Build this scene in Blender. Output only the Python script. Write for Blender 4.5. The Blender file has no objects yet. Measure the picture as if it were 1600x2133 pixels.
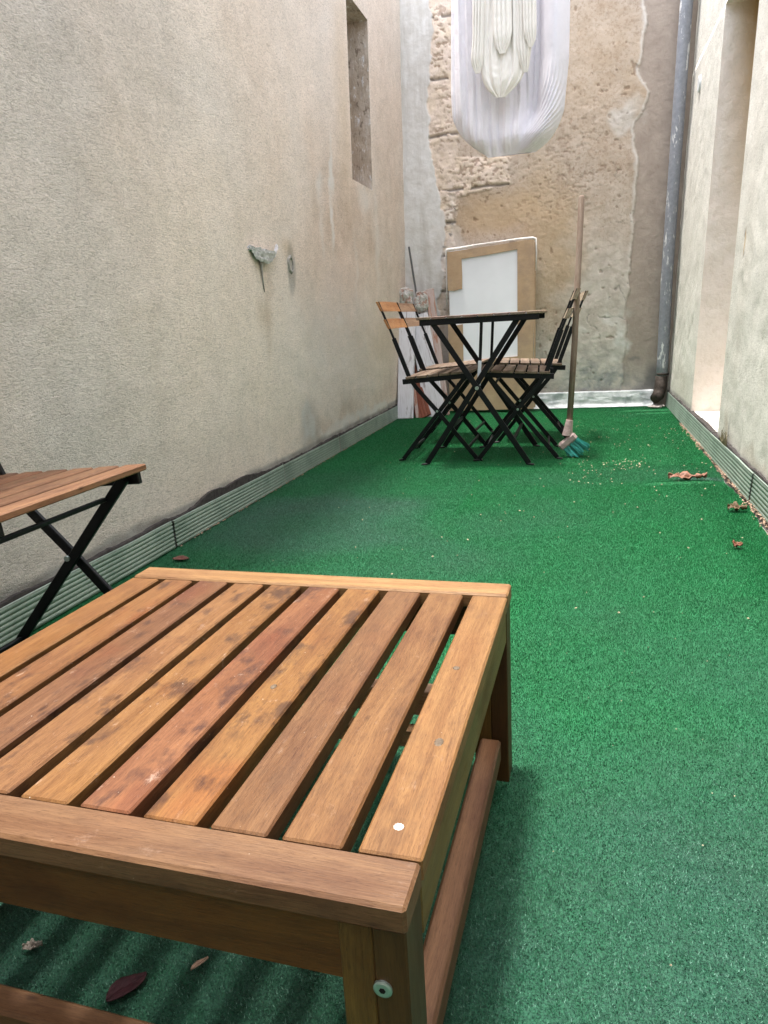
import bpy, math, random
import numpy as np
from mathutils import Vector, Matrix
random.seed(7); rng = np.random.default_rng(11)
S = bpy.context.scene
C = S.collection
# ------------------------------------------------------------------ camera
R = ((0.96370584, -0.01331613, 0.26663408), (0.26061761, 0.2634436, -0.9288035), (-0.05787497, 0.96458289, 0.25735254))
cd = bpy.data.cameras.new('camera'); cam = bpy.data.objects.new('camera', cd); C.objects.link(cam)
m3 = Matrix(R)
rx = m3.col[0].normalized(); rz = (m3.col[2] - rx*m3.col[2].dot(rx)).normalized(); ry = rz.cross(rx)
M4 = Matrix.Identity(4)
for i in range(3):
    M4[i][0], M4[i][1], M4[i][2] = rx[i], ry[i], rz[i]
M4[2][3] = 0.70
cam.matrix_world = M4
cd.sensor_fit = 'VERTICAL'; cd.sensor_height = 36.0; cd.lens = 36.0*1479/2133
cd.clip_start = 0.02; cd.clip_end = 500
S.camera = cam
# ------------------------------------------------------------------ light
SUN_EL, SUN_AZ = math.radians(82), math.radians(-75)      # high, a little to the left (west) of the yard
w = bpy.data.worlds.new('World'); S.world = w; w.use_nodes = True
wt = w.node_tree; wt.nodes.clear()
sky = wt.nodes.new('ShaderNodeTexSky'); sky.sky_type = 'NISHITA'; sky.sun_disc = False
sky.sun_elevation = SUN_EL; sky.sun_rotation = SUN_AZ; sky.dust_density = 3.0; sky.ozone_density = 0.6
bg = wt.nodes.new('ShaderNodeBackground'); bg.inputs[1].default_value = 0.15
hs = wt.nodes.new('ShaderNodeHueSaturation'); hs.inputs['Saturation'].default_value = 0.35
wo = wt.nodes.new('ShaderNodeOutputWorld')
wt.links.new(sky.outputs[0], hs.inputs['Color']); wt.links.new(hs.outputs[0], bg.inputs[0]); wt.links.new(bg.outputs[0], wo.inputs[0])
sl = bpy.data.lights.new('sun', 'SUN'); sl.energy = 1.6; sl.angle = math.radians(7); sl.color = (1.0, 0.96, 0.9)
sun = bpy.data.objects.new('sun', sl); C.objects.link(sun)
sd = Vector((math.sin(SUN_AZ)*math.cos(SUN_EL), math.cos(SUN_AZ)*math.cos(SUN_EL), math.sin(SUN_EL)))
sun.rotation_euler = sd.to_track_quat('Z', 'Y').to_euler(); sun.location = (0, 2, 9)
S.view_settings.view_transform = 'Standard'; S.view_settings.look = 'None'
S.view_settings.gamma = 1; S.view_settings.exposure = 2.24
S.render.engine = 'CYCLES'
S.cycles.caustics_reflective = False; S.cycles.caustics_refractive = False
S.cycles.max_bounces = 8; S.cycles.diffuse_bounces = 6

# ------------------------------------------------------------------ numpy noise
def vnoise(x, y, seed=0):
    x = np.asarray(x, float); y = np.asarray(y, float)
    xi = np.floor(x).astype(np.int64); yi = np.floor(y).astype(np.int64); fx = x-xi; fy = y-yi
    def h(a, b):
        n = (a*374761393 + b*668265263 + seed*974711) & 0x7fffffff
        n = ((n ^ (n >> 13))*1274126177) & 0x7fffffff
        return ((n ^ (n >> 16)) & 0xffff)/65535.0
    sx = fx*fx*(3-2*fx); sy = fy*fy*(3-2*fy)
    return (h(xi, yi)*(1-sx)+h(xi+1, yi)*sx)*(1-sy)+(h(xi, yi+1)*(1-sx)+h(xi+1, yi+1)*sx)*sy
def fbm(x, y, seed=0, o=4):
    s = 0; a = .5; t = 0
    for k in range(o):
        s = s + a*vnoise(x*2**k, y*2**k, seed+k*17); t += a; a *= .5
    return s/t
def sstep(a, b, x):
    t = np.clip((x-a)/(b-a), 0, 1); return t*t*(3-2*t)
def blobs(u, v, lst, seed=5, wob=.06, fr=9):
    du = (fbm(u*fr, v*fr, seed)-.5)*wob*2; dv = (fbm(u*fr, v*fr, seed+50)-.5)*wob*2
    out = np.zeros_like(u)
    for (cu, cv, ru, rv, soft, amt) in lst:
        d = np.sqrt(((u+du-cu)/ru)**2+((v+dv-cv)/rv)**2)
        out = np.maximum(out, amt*(1-sstep(1-soft, 1+soft, d)))
    return out

# ------------------------------------------------------------------ node helper
class NT:
    def __init__(s, name):
        s.m = bpy.data.materials.new(name); s.m.use_nodes = True
        s.t = s.m.node_tree; s.t.nodes.clear()
        s.out = s.t.nodes.new('ShaderNodeOutputMaterial')
        s.b = s.t.nodes.new('ShaderNodeBsdfPrincipled'); s.t.links.new(s.b.outputs[0], s.out.inputs[0])
        s._obj = None
    def set(s, node, key, v):
        i = node.inputs[key]
        if isinstance(v, bpy.types.NodeSocket): s.t.links.new(v, i)
        else:
            if hasattr(i.default_value, '__len__') and not hasattr(v, '__len__'): v = [v]*len(i.default_value)
            if hasattr(v, '__len__') and len(v) == 3 and len(i.default_value) == 4: v = (*v, 1)
            i.default_value = v
    def obj(s):
        if s._obj is None: s._obj = s.t.nodes.new('ShaderNodeTexCoord').outputs['Object']
        return s._obj
    def attr(s, name, out='Fac'):
        n = s.t.nodes.new('ShaderNodeAttribute'); n.attribute_name = name; return n.outputs[out]
    def scale(s, vec, sc):
        n = s.t.nodes.new('ShaderNodeMapping'); s.set(n, 'Vector', vec); s.set(n, 'Scale', sc); return n.outputs[0]
    def noise(s, vec, sc=5, det=4, rough=.5, dist=0, out=0):
        n = s.t.nodes.new('ShaderNodeTexNoise'); s.set(n, 'Vector', vec); s.set(n, 'Scale', sc)
        s.set(n, 'Detail', det); s.set(n, 'Roughness', rough); s.set(n, 'Distortion', dist); return n.outputs[out]
    def voro(s, vec, sc=5, feat='F1', out=0, rnd=1):
        n = s.t.nodes.new('ShaderNodeTexVoronoi'); n.feature = feat; s.set(n, 'Vector', vec); s.set(n, 'Scale', sc)
        s.set(n, 'Randomness', rnd); return n.outputs[out]
    def math(s, op, a, b=0.0, c=0.0):
        n = s.t.nodes.new('ShaderNodeMath'); n.operation = op; s.set(n, 0, a); s.set(n, 1, b)
        if op in ('MULTIPLY_ADD',): s.set(n, 2, c)
        return n.outputs[0]
    def rmap(s, v, a, b, c=0.0, d=1.0):
        n = s.t.nodes.new('ShaderNodeMapRange'); s.set(n, 0, v); s.set(n, 1, a); s.set(n, 2, b); s.set(n, 3, c); s.set(n, 4, d)
        return n.outputs[0]
    def mix(s, f, a, b, mode='MIX'):
        n = s.t.nodes.new('ShaderNodeMix'); n.data_type = 'RGBA'; n.blend_type = mode
        s.set(n, 0, f); s.set(n, 6, a); s.set(n, 7, b); return n.outputs[2]
    def bump(s, h, strength=1, dist=.01, normal=None):
        n = s.t.nodes.new('ShaderNodeBump'); s.set(n, 'Strength', strength); s.set(n, 'Distance', dist); s.set(n, 'Height', h)
        if normal is not None: s.set(n, 'Normal', normal)
        return n.outputs[0]
    def fin(s, col, rough=.8, bump=None, spec=.3, metal=0):
        s.set(s.b, 'Base Color', col); s.set(s.b, 'Roughness', rough); s.set(s.b, 'Specular IOR Level', spec); s.set(s.b, 'Metallic', metal)
        if bump is not None: s.set(s.b, 'Normal', bump)
        return s.m

def mat_wood(name, tone=None, spec=.28, rough=.5):
    n = NT(name); g = n.attr('gc', 'Vector'); t = n.attr('tone', 'Color')
    warp = n.noise(n.scale(g, (4, 16, 16)), 1, 2, .5, 0, 1)
    gw = n.t.nodes.new('ShaderNodeVectorMath'); gw.operation = 'MULTIPLY_ADD'
    n.set(gw, 0, warp); n.set(gw, 1, (.0, .018, .018)); n.set(gw, 2, g); gv = gw.outputs[0]
    fig = n.noise(n.scale(gv, (1.6, 46, 46)), 1, 5, .62)          # broad growth figure
    fine = n.noise(n.scale(gv, (26, 700, 700)), 1, 3, .6)         # fibres
    pore = n.noise(n.scale(gv, (110, 1500, 1500)), 1, 2, .5)      # short dark pores
    patch = n.noise(n.scale(g, (6, 14, 14)), 1, 4, .6, .4)
    red = n.noise(n.scale(g, (4.5, 8, 8)), 1, 3, .55, .3, 0)
    col = n.mix(n.rmap(fig, .42, .60, 0, .55), t, n.mix(1, t, (.60, .48, .40), 'MULTIPLY'))
    col = n.mix(n.rmap(fig, .30, .42, .45, 0), col, n.mix(1, t, (1.22, 1.2, 1.05), 'MULTIPLY'))
    col = n.mix(n.rmap(patch, .50, .68, 0, .6), col, n.mix(1, col, (.62, .50, .50), 'MULTIPLY'))
    col = n.mix(n.math('MULTIPLY', n.rmap(red, .55, .68, 0, .7), n.attr('stain')), col, n.mix(1, col, (1.0, .76, .70), 'MULTIPLY'))
    col = n.mix(n.rmap(fine, .40, .60, 0, .38), col, n.mix(1, col, (.52, .44, .38), 'MULTIPLY'))
    col = n.mix(n.rmap(n.noise(n.scale(gv, (30, 300, 300)), 1, 4, .7), .52, .64, 0, .5), col, n.mix(1, col, (.62, .54, .48), 'MULTIPLY'))
    col = n.mix(n.rmap(pore, .60, .67, 0, .6), col, n.mix(1, col, (.42, .34, .28), 'MULTIPLY'))
    bl = n.noise(n.scale(g, (17, 30, 30)), 1, 5, .6, .15)
    stn = n.math('MULTIPLY', n.rmap(bl, .53, .66, 0, .9), n.attr('stain'))
    col = n.mix(stn, col, n.mix(1, col, (.36, .34, .48), 'MULTIPLY'))
    sp2 = n.noise(n.scale(g, (70, 95, 95)), 1, 5, .7)
    col = n.mix(n.math('MULTIPLY', n.rmap(sp2, .64, .70, 0, .6), n.attr('stain')), col, n.mix(1, col, (.4, .36, .38), 'MULTIPLY'))
    pale = n.math('MULTIPLY', n.rmap(n.noise(n.scale(g, (34, 52, 52)), 1, 7, .78, .5), .60, .74, 0, .5), n.attr('stain'))
    col = n.mix(pale, col, (.50, .38, .30))
    kv = n.voro(n.scale(g, (9, 21, 21)), 1, 'F1', 0)
    col = n.mix(n.rmap(kv, .035, .09, .8, 0), col, n.mix(1, col, (.30, .22, .18), 'MULTIPLY'))
    specks = n.rmap(n.voro(g, 52, 'F1', 0), .02, .04, 1, 0)
    col = n.mix(n.math('MULTIPLY', specks, n.math('MULTIPLY', n.attr('stain'), .6)), col, (.6, .54, .46))
    h = n.math('ADD', n.math('MULTIPLY', fine, .6), n.math('MULTIPLY', pore, -.4))
    r = n.rmap(patch, .3, .7, rough-.08, rough+.14)
    return n.fin(col, r, n.bump(h, .4, .0012), spec)

def mat_simple(name, col, rough=.5, metal=0, spec=.4, var=.25, sc=30, bump=.0006):
    n = NT(name); v = n.noise(n.obj(), sc, 5, .6)
    c = n.mix(n.rmap(v, .35, .7, 0, 1), col, tuple(max(0, x*(1-var)) for x in col))
    return n.fin(c, n.rmap(v, .3, .7, max(rough-.1, .02), min(rough+.1, 1)), n.bump(v, .4, bump), spec, metal)

# ------------------------------------------------------------------ mesh builder
class MB:
    def __init__(s): s.v = []; s.f = []; s.g = []; s.t = []; s.st = []; s.smooth = False
    def add(s, vs, fs, gs=None, tone=(1, 1, 1), stain=0.0):
        b = len(s.v); s.v += [tuple(v) for v in vs]; s.f += [tuple(i+b for i in f) for f in fs]
        s.g += [tuple(g) for g in (gs if gs is not None else vs)]; s.t += [(*tone, 1)]*len(vs); s.st += [stain]*len(vs)
    def beam(s, p0, p1, w, t, up=(0, 0, 1), ch=.0015, tone=(.4, .25, .12), stain=0.0, w1=None, t1=None, jit=True):
        p0 = Vector(p0); p1 = Vector(p1); a = (p1-p0); L = a.length; a.normalize(); up = Vector(up)
        sd = a.cross(up).normalized(); u = sd.cross(a).normalized(); w1 = w if w1 is None else w1; t1 = t if t1 is None else t1
        ch = min(ch, w*.45, t*.45); off = (random.uniform(-9, 9), random.uniform(-9, 9), random.uniform(-9, 9)) if jit else (0, 0, 0)
        vs = []; gs = []
        for (l, ins, ww, tt) in ((0, ch, w, t), (ch, 0, w, t), (L-ch, 0, w1, t1), (L, ch, w1, t1)):
            hw = ww/2-ins*.999; ht = tt/2-ins*.999; cc = max(ch-ins, 0)+ch*.15
            for (x, y) in ((hw, ht-cc), (hw-cc, ht), (-hw+cc, ht), (-hw, ht-cc), (-hw, -ht+cc), (-hw+cc, -ht), (hw-cc, -ht), (hw, -ht+cc)):
                vs.append(p0+a*l+sd*x+u*y); gs.append((l+off[0], x+off[1], y+off[2]))
        fs = [tuple(range(7, -1, -1)), tuple(range(24, 32))]
        for k in range(3):
            for i in range(8):
                j = (i+1) % 8; fs.append((k*8+i, k*8+j, (k+1)*8+j, (k+1)*8+i))
        s.add(vs, fs, gs, tone, stain)
    def path(s, pts, w, t, up, **k):           # flat bar following points, mitred
        pts = [Vector(p) for p in pts]; up = Vector(up); n = len(pts); vs = []; fs = []
        for i, p in enumerate(pts):
            a = ((pts[min(i+1, n-1)]-p).normalized()+(p-pts[max(i-1, 0)]).normalized()).normalized()
            sd = a.cross(up).normalized(); u = sd.cross(a).normalized()
            c = .15*min(w, t)
            for (x, y) in ((w/2, t/2-c), (w/2-c, t/2), (-w/2+c, t/2), (-w/2, t/2-c), (-w/2, -t/2+c), (-w/2+c, -t/2), (w/2-c, -t/2), (w/2, -t/2+c)):
                vs.append(p+sd*x+u*y)
        for k2 in range(n-1):
            for i in range(8):
                j = (i+1) % 8; fs.append((k2*8+i, k2*8+j, (k2+1)*8+j, (k2+1)*8+i))
        fs += [tuple(range(7, -1, -1)), tuple(range((n-1)*8, n*8))]
        s.add(vs, fs)
    def tube(s, pts, rad, seg=14, cap=True, tone=(.4, .3, .2), gl=True):
        pts = [Vector(p) for p in pts]; n = len(pts); rr = rad if hasattr(rad, '__len__') else [rad]*n
        ref = Vector((.31, .87, .2)).normalized(); vs = []; gs = []; fs = []; l = 0; off = random.uniform(-5, 5)
        for i, p in enumerate(pts):
            a = ((pts[min(i+1, n-1)]-p).normalized()+(p-pts[max(i-1, 0)]).normalized()).normalized()
            e = a.cross(ref).normalized(); q = a.cross(e)
            if i: l += (p-pts[i-1]).length
            for k in range(seg):
                an = 2*math.pi*k/seg; d = e*math.cos(an)+q*math.sin(an); vs.append(p+d*rr[i]); gs.append((l+off, math.cos(an)*rr[i], math.sin(an)*rr[i]+off))
        for k in range(n-1):
            for i in range(seg):
                j = (i+1) % seg; fs.append((k*seg+i, k*seg+j, (k+1)*seg+j, (k+1)*seg+i))
        if cap: fs += [tuple(range(seg-1, -1, -1)), tuple(range((n-1)*seg, n*seg))]
        s.add(vs, fs, gs, tone)
    def prism(s, poly, fn0, fn1, tone=(1, 1, 1)):      # poly of (u,v) -> two faces and a rim
        a = [Vector(fn0(*p)) for p in poly]; b = [Vector(fn1(*p)) for p in poly]; n = len(poly)
        s.add(a+b, [tuple(range(n)), tuple(range(2*n-1, n-1, -1))]+[(i, n+i, n+(i+1) % n, (i+1) % n) for i in range(n)], tone=tone)
    def build(s, name, mat, parent=None, smooth=False):
        me = bpy.data.meshes.new(name); me.from_pydata(s.v, [], s.f); me.update()
        a = me.attributes.new('gc', 'FLOAT_VECTOR', 'POINT'); a.data.foreach_set('vector', np.array(s.g, dtype=np.float32).ravel())
        a = me.attributes.new('tone', 'FLOAT_COLOR', 'POINT'); a.data.foreach_set('color', np.array(s.t, dtype=np.float32).ravel())
        a = me.attributes.new('stain', 'FLOAT', 'POINT'); a.data.foreach_set('value', np.array(s.st, dtype=np.float32))
        import bmesh
        bm = bmesh.new(); bm.from_mesh(me); bmesh.ops.recalc_face_normals(bm, faces=bm.faces); bm.to_mesh(me); bm.free()
        if smooth: me.shade_smooth()
        return link(name, me, mat, parent)
def link(name, me, mat, parent=None):
    o = bpy.data.objects.new(name, me)
    if mat: me.materials.append(mat)
    C.objects.link(o)
    if parent: o.parent = parent
    return o
def tag(o, label, cat, group=None):
    o['label'] = label; o['category'] = cat
    if group: o['group'] = group
    return o
def thing(name, label, cat, loc=(0, 0, 0), rz=0, group=None):
    o = bpy.data.objects.new(name, None); C.objects.link(o); o.location = loc; o.rotation_euler = (0, 0, rz); o.empty_display_size = .1
    return tag(o, label, cat, group)
def dup(root, loc, rz, label):
    r = root.copy(); C.objects.link(r); r.location = loc; r.rotation_euler = (0, 0, rz); r['label'] = label
    for ch in list(root.children):
        c = ch.copy(); C.objects.link(c); c.parent = r
        for g in ch.children:
            d = g.copy(); C.objects.link(d); d.parent = c
    return r
def grid_mesh(name, P, mat, parent=None, attrs=None, skip=None, smooth=True, flip=False):
    nu, nv = P.shape[:2]; idx = np.arange(nu*nv).reshape(nu, nv)
    q = np.stack([idx[:-1, :-1], idx[1:, :-1], idx[1:, 1:], idx[:-1, 1:]], -1)
    if flip: q = q[..., ::-1]
    if skip is not None: q = q[~skip]
    q = q.reshape(-1, 4)
    me = bpy.data.meshes.new(name); me.vertices.add(nu*nv); me.vertices.foreach_set('co', P.reshape(-1).astype(np.float32))
    me.loops.add(q.size); me.loops.foreach_set('vertex_index', q.reshape(-1).astype(np.int32))
    me.polygons.add(len(q)); me.polygons.foreach_set('loop_start', (np.arange(len(q))*4).astype(np.int32))
    me.polygons.foreach_set('loop_total', np.full(len(q), 4, np.int32)); me.update(calc_edges=True)
    for k, v in (attrs or {}).items():
        a = me.attributes.new(k, 'FLOAT', 'POINT'); a.data.foreach_set('value', v.reshape(-1).astype(np.float32))
    if smooth: me.shade_smooth()
    me.validate(); return link(name, me, mat, parent)

XL, XR, YB, LEAN = -1.34, .60, 5.56, .03
WH = 2.95; WR = 2.85       # wall heights

# ------------------------------------------------------------------ wall materials
def mat_render(name, base, alt, attrs=True, bump_d=.011, grain=120):
    n = NT(name); P = n.obj()
    big = n.noise(P, 1.6, 5, .6, .4); md = n.noise(P, 9, 5, .6)
    str_ = n.noise(n.scale(P, (14, 14, 1.3)), 1, 5, .6)
    wr = n.noise(n.scale(P, (1, .62, 1.25)), grain, 5, .62, 1.4); fi = n.noise(P, 420, 3, .6)
    wr = n.math('MULTIPLY_ADD', n.noise(n.scale(P, (60, 38, 95)), 1, 4, .6, 2.2), .55, n.math('MULTIPLY', wr, .45))
    dirn = n.noise(n.scale(P, (60, 95, 150)), 1, 4, .6, 1.6)
    col = n.mix(n.rmap(big, .35, .66), base, alt)
    col = n.mix(n.rmap(md, .4, .72, 0, .4), col, n.mix(1, col, (.82, .81, .80), 'MULTIPLY'))
    col = n.mix(n.rmap(str_, .48, .72, 0, .16), col, n.mix(1, col, (.78, .74, .70), 'MULTIPLY'))
    col = n.mix(n.rmap(wr, .40, .505, .6, 0), col, n.mix(1, col, (.56, .55, .545), 'MULTIPLY'))  # crevice shade and dirt put into the colour so the relief shows
    col = n.mix(n.rmap(wr, .52, .60, 0, .6), col, n.mix(1, col, (1.16, 1.16, 1.15), 'MULTIPLY'))
    col = n.mix(n.rmap(fi, .6, .75, 0, .25), col, n.mix(1, col, (1.18, 1.18, 1.16), 'MULTIPLY'))
    if attrs:
        col = n.mix(n.attr('cool'), col, n.mix(1, col, (.80, .84, .90), 'MULTIPLY'))
        col = n.mix(n.math('MULTIPLY', n.attr('dirt'), n.rmap(md, .3, .65, .6, 1)), col, n.mix(1, col, (.68, .60, .53), 'MULTIPLY'))
        col = n.mix(n.math('MULTIPLY', n.attr('pale'), n.rmap(md, .3, .6, .4, 1)), col, (.72, .69, .65))
        col = n.mix(n.attr('dark_grey'), col, n.mix(n.rmap(md, .35, .65), (.20, .19, .17), (.36, .35, .33)))
        col = n.mix(n.attr('ochre'), col, (.46, .32, .17))
    h = n.math('ADD', n.math('MULTIPLY', wr, .55), n.math('ADD', n.math('MULTIPLY', dirn, .35), n.math('MULTIPLY', fi, .12)))
    b = n.bump(h, 1, bump_d); b = n.bump(md, .6, .006, b)
    return n.fin(col, .93, b, .15)
M_left = mat_render('rendered_plaster', (.82, .70, .60), (.76, .67, .59))
M_right = mat_render('rough_white_render', (.64, .62, .565), (.60, .585, .53), bump_d=.006, grain=120)
M_jamb = mat_render('painted_jamb', (.66, .60, .54), (.60, .52, .44), attrs=False, bump_d=.0035, grain=60)

def mat_back():
    n = NT('old_stone_and_plaster'); P = n.obj()
    big = n.noise(P, 2.2, 5, .62, .5); md = n.noise(P, 11, 6, .65, .4); fi = n.noise(P, 60, 6, .7); vf = n.noise(P, 260, 3, .6)
    stv = n.noise(n.scale(P, (12, 12, 1.2)), 1, 5, .6)
    pl = n.mix(n.rmap(big, .36, .64), (.44, .345, .265), (.55, .465, .39))
    pl = n.mix(n.rmap(md, .42, .66, 0, .55), pl, (.60, .515, .44))
    pl = n.mix(n.rmap(fi, .36, .5, .5, 0), pl, n.mix(1, pl, (.55, .45, .38), 'MULTIPLY'))
    st2 = n.noise(n.scale(P, (3.2, 3.2, 1.1)), 1, 6, .68, .3)
    pl = n.mix(n.rmap(st2, .50, .64, 0, .65), pl, n.mix(1, pl, (.62, .57, .55), 'MULTIPLY'))
    ce = n.mix(n.rmap(md, .35, .65), (.60, .58, .55), (.74, .73, .72))
    ce = n.mix(n.rmap(stv, .5, .7, 0, .5), ce, (.40, .37, .33))
    qu = n.mix(n.rmap(md, .35, .65), (.66, .55, .43), (.74, .62, .54))
    qu = n.mix(n.rmap(fi, .36, .48, .4, 0), qu, (.42, .31, .24))
    ba = n.mix(n.rmap(md, .35, .68), (.36, .295, .25), (.45, .375, .32))
    ba = n.mix(n.rmap(fi, .3, .48, .25, 0), ba, (.26, .2, .17))
    ba = n.mix(n.rmap(vf, .66, .74, 0, .6), ba, (.6, .55, .5))
    sz = n.t.nodes.new('ShaderNodeSeparateXYZ'); n.set(sz, 0, P)
    gr = n.mix(n.rmap(md, .38, .62), n.mix(n.rmap(sz.outputs[2], .2, .5), (.34, .34, .35), (.50, .44, .39)), (.66, .60, .54))
    col = n.mix(n.attr('ochre'), pl, (.55, .40, .25))
    col = n.mix(n.attr('grey'), col, gr)
    col = n.mix(n.attr('band'), col, ba)
    col = n.mix(n.attr('cement'), col, ce)
    col = n.mix(n.attr('quoin'), col, qu)
    col = n.mix(n.attr('pale'), col, n.mix(n.rmap(md, .35, .6), (.6, .56, .5), (.7, .67, .64)))
    col = n.mix(n.attr('pit'), col, n.mix(1, col, (.34, .25, .19), 'MULTIPLY'))
    col = n.mix(n.attr('dirt'), col, (.20, .19, .18))
    h = n.math('ADD', n.math('MULTIPLY', fi, .6), n.math('MULTIPLY', vf, .2))
    b = n.bump(h, .9, .005); b = n.bump(md, .5, .006, b)
    return n.fin(col, .95, b, .12)
M_back = mat_back()

# ------------------------------------------------------------------ ground and turf
def mat_concrete():
    n = NT('concrete'); a = n.noise(n.obj(), 3, 8, .65); b = n.noise(n.obj(), 60, 4, .6)
    return n.fin(n.mix(n.rmap(a, .3, .7), (.30, .28, .25), (.42, .39, .35)), .9, n.bump(b, .6, .004), .2)
M_conc = mat_concrete()
g = MB(); g.add([(-60, -60, -.03), (60, -60, -.03), (60, 60, -.03), (-60, 60, -.03)], [(0, 1, 2, 3)])
o = g.build('ground', M_conc); o['kind'] = 'structure'

def turf_wear(x, y):       # 0..1 worn, flattened pile
    wv = np.maximum(.30*sstep(.004, -.004, x+.452-.01*np.sin(y*5))*sstep(1.2, 1.9, y)*sstep(3.6, 3.1, y), 0)
    wv = np.maximum(wv, blobs(x, y, [(-.95, 2.35, .50, .42, .5, .75), (-.55, 1.9, .35, .45, .5, .45), (.15, 3.2, .5, .25, .6, .35), (.25, 1.3, .4, .7, .6, .4),
                      (-.2, 2.55, .25, .35, .6, .3), (-.45, .8, .8, .5, .5, .7), (.2, .75, .5, .5, .6, .8), (.45, 3.05, .16, .06, .5, .9)], 21, .16, 3))
    lo = sstep(1.55, .55, y)*.85
    return np.clip(np.maximum(wv, lo)+(fbm(x*3, y*3, 9)-.5)*.5, 0, 1)
def mat_turf(name, blade):
    n = NT(name); P = n.obj()
    wr = n.attr('wear'); rnd = n.attr('rnd') if blade else n.voro(P, 420, 'F1', 0)
    big = n.noise(P, 5, 5, .6); fi = n.noise(P, 330, 3, .7); mi = n.noise(P, 45, 4, .65)
    fresh = n.mix(n.rmap(mi, .35, .65), (.006, .150, .039), (.011, .190, .056))
    worn = n.mix(n.rmap(mi, .35, .65), (.013, .070, .040), (.028, .094, .062))
    col = n.mix(wr, fresh, worn)
    col = n.mix(n.rmap(big, .4, .7, 0, .35), col, n.mix(1, col, (1.3, .72, .75), 'MULTIPLY'))
    if blade:
        col = n.mix(n.rmap(rnd, 0, .7, .9, 0), col, n.mix(1, col, (.27, .34, .42), 'MULTIPLY'))
        col = n.mix(n.math('MULTIPLY', n.rmap(rnd, .86, .93, 0, .6), n.rmap(wr, .3, .9, .05, 1)), col, (.24, .44, .35))  # glints painted pale on random blades, strongest where worn
        return n.fin(col, .42, None, .5)
    col = n.mix(n.rmap(fi, .4, .56, .8, 0), col, n.mix(1, col, (.3, .38, .45), 'MULTIPLY'))
    col = n.mix(n.rmap(fi, .6, .72, 0, .6), col, n.mix(1, col, (1.7, 1.5, 1.6), 'MULTIPLY'))
    return n.fin(col, .6, n.bump(fi, 1, .004), .3)
M_turf = mat_turf('turf_backing', False); M_blade = mat_turf('turf_fibre', True)
xs = np.linspace(-1.335, .592, 160); ys = np.linspace(-1.6, 5.545, 560)
X, Y = np.meshgrid(xs, ys, indexing='ij')
def turf_z(X, Y):
    z = .004*(fbm(X*2.2, Y*2.2, 3)-.5)+.002*(fbm(X*9, Y*9, 4)-.5)
    z = z + .010*np.exp(-((Y-3.03-.12*(X-.45))/.012)**2)*sstep(.22, .3, X)*(1-sstep(.5, .57, X))*.8      # small ridges by the right wall
    z = z + .010*np.exp(-((Y-5.27)/.02)**2)*sstep(.2, .35, X)
    z = z + .008*np.exp(-((Y-5.12-.1*(X-.4))/.02)**2)*sstep(.3, .4, X)
    return z
Xe = X.copy()
ed = (fbm(Y*3, Y*0, 31)-.5)*.03+(fbm(Y*14, Y*0, 32)-.5)*.012
tr = sstep(.4, .592, X); Xe = X - tr*(.022*sstep(5.4, 2.0, Y)*1.2+ed*.8+.004)
tl = sstep(-1.2, -1.335, X); Xe = Xe + tl*(.004+np.abs(ed)*.35)
Z = turf_z(Xe, Y)
turf = grid_mesh('artificial_turf', np.stack([Xe, Y, Z], -1), M_turf, attrs={'wear': turf_wear(Xe, Y)})
turf['kind'] = 'structure'
def blades():
    zones = [(.25, 1.0, 260000, .85), (1.0, 2.0, 220000, .95), (2.0, 3.4, 230000, .9), (3.4, 5.5, 150000, 1.1)]
    V = []; A = []; Wn = []
    for (y0, y1, den, sc) in zones:
        n = int(den*(y1-y0)*1.9); x = rng.uniform(-1.33, .590, n); y = rng.uniform(y0, y1, n)
        if y0 < 1.0: k = (x > -1.0); x = x[k]; y = y[k]; n = len(x)
        x = x - sstep(.4, .592, x)*(.022*sstep(5.4, 2.0, y)*1.2+((fbm(y*3, y*0, 31)-.5)*.03+(fbm(y*14, y*0, 32)-.5)*.012)*.8+.004)
        z = turf_z(x, y); wr = turf_wear(x, y)
        an = rng.uniform(0, 2*np.pi, n); wd = (.0008+.0006*rng.random(n))*sc*.6
        hh = (.0026+.0032*rng.random(n))*(1-.4*wr); ln = (.0006+.0016*rng.random(n))*(1+.5*wr)
        lx = np.cos(an)*ln; ly = np.sin(an)*ln; bx = -np.sin(an)*wd; by = np.cos(an)*wd
        v = np.empty((n, 3, 3), np.float32)
        v[:, 0] = np.stack([x-bx, y-by, z-.0005], -1); v[:, 1] = np.stack([x+bx, y+by, z-.0005], -1); v[:, 2] = np.stack([x+lx, y+ly, z+hh], -1)
        V.append(v); A.append(np.repeat(rng.random(n), 3)); Wn.append(np.repeat(wr, 3))
    V = np.concatenate(V).reshape(-1, 3); A = np.concatenate(A); Wn = np.concatenate(Wn); nf = len(V)//3
    me = bpy.data.meshes.new('turf_pile'); me.vertices.add(len(V)); me.vertices.foreach_set('co', V.ravel())
    me.loops.add(len(V)); me.loops.foreach_set('vertex_index', np.arange(len(V), dtype=np.int32))
    me.polygons.add(nf); me.polygons.foreach_set('loop_start', np.arange(nf, dtype=np.int32)*3); me.polygons.foreach_set('loop_total', np.full(nf, 3, np.int32))
    me.update(calc_edges=True)
    for k, v in (('rnd', A), ('wear', Wn)):
        a = me.attributes.new(k, 'FLOAT', 'POINT'); a.data.foreach_set('value', v.astype(np.float32))
    o = link('turf_pile', me, M_blade); tag(o, 'short green plastic pile covering the turf carpet', 'turf'); o['kind'] = 'stuff'
blades()

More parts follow.
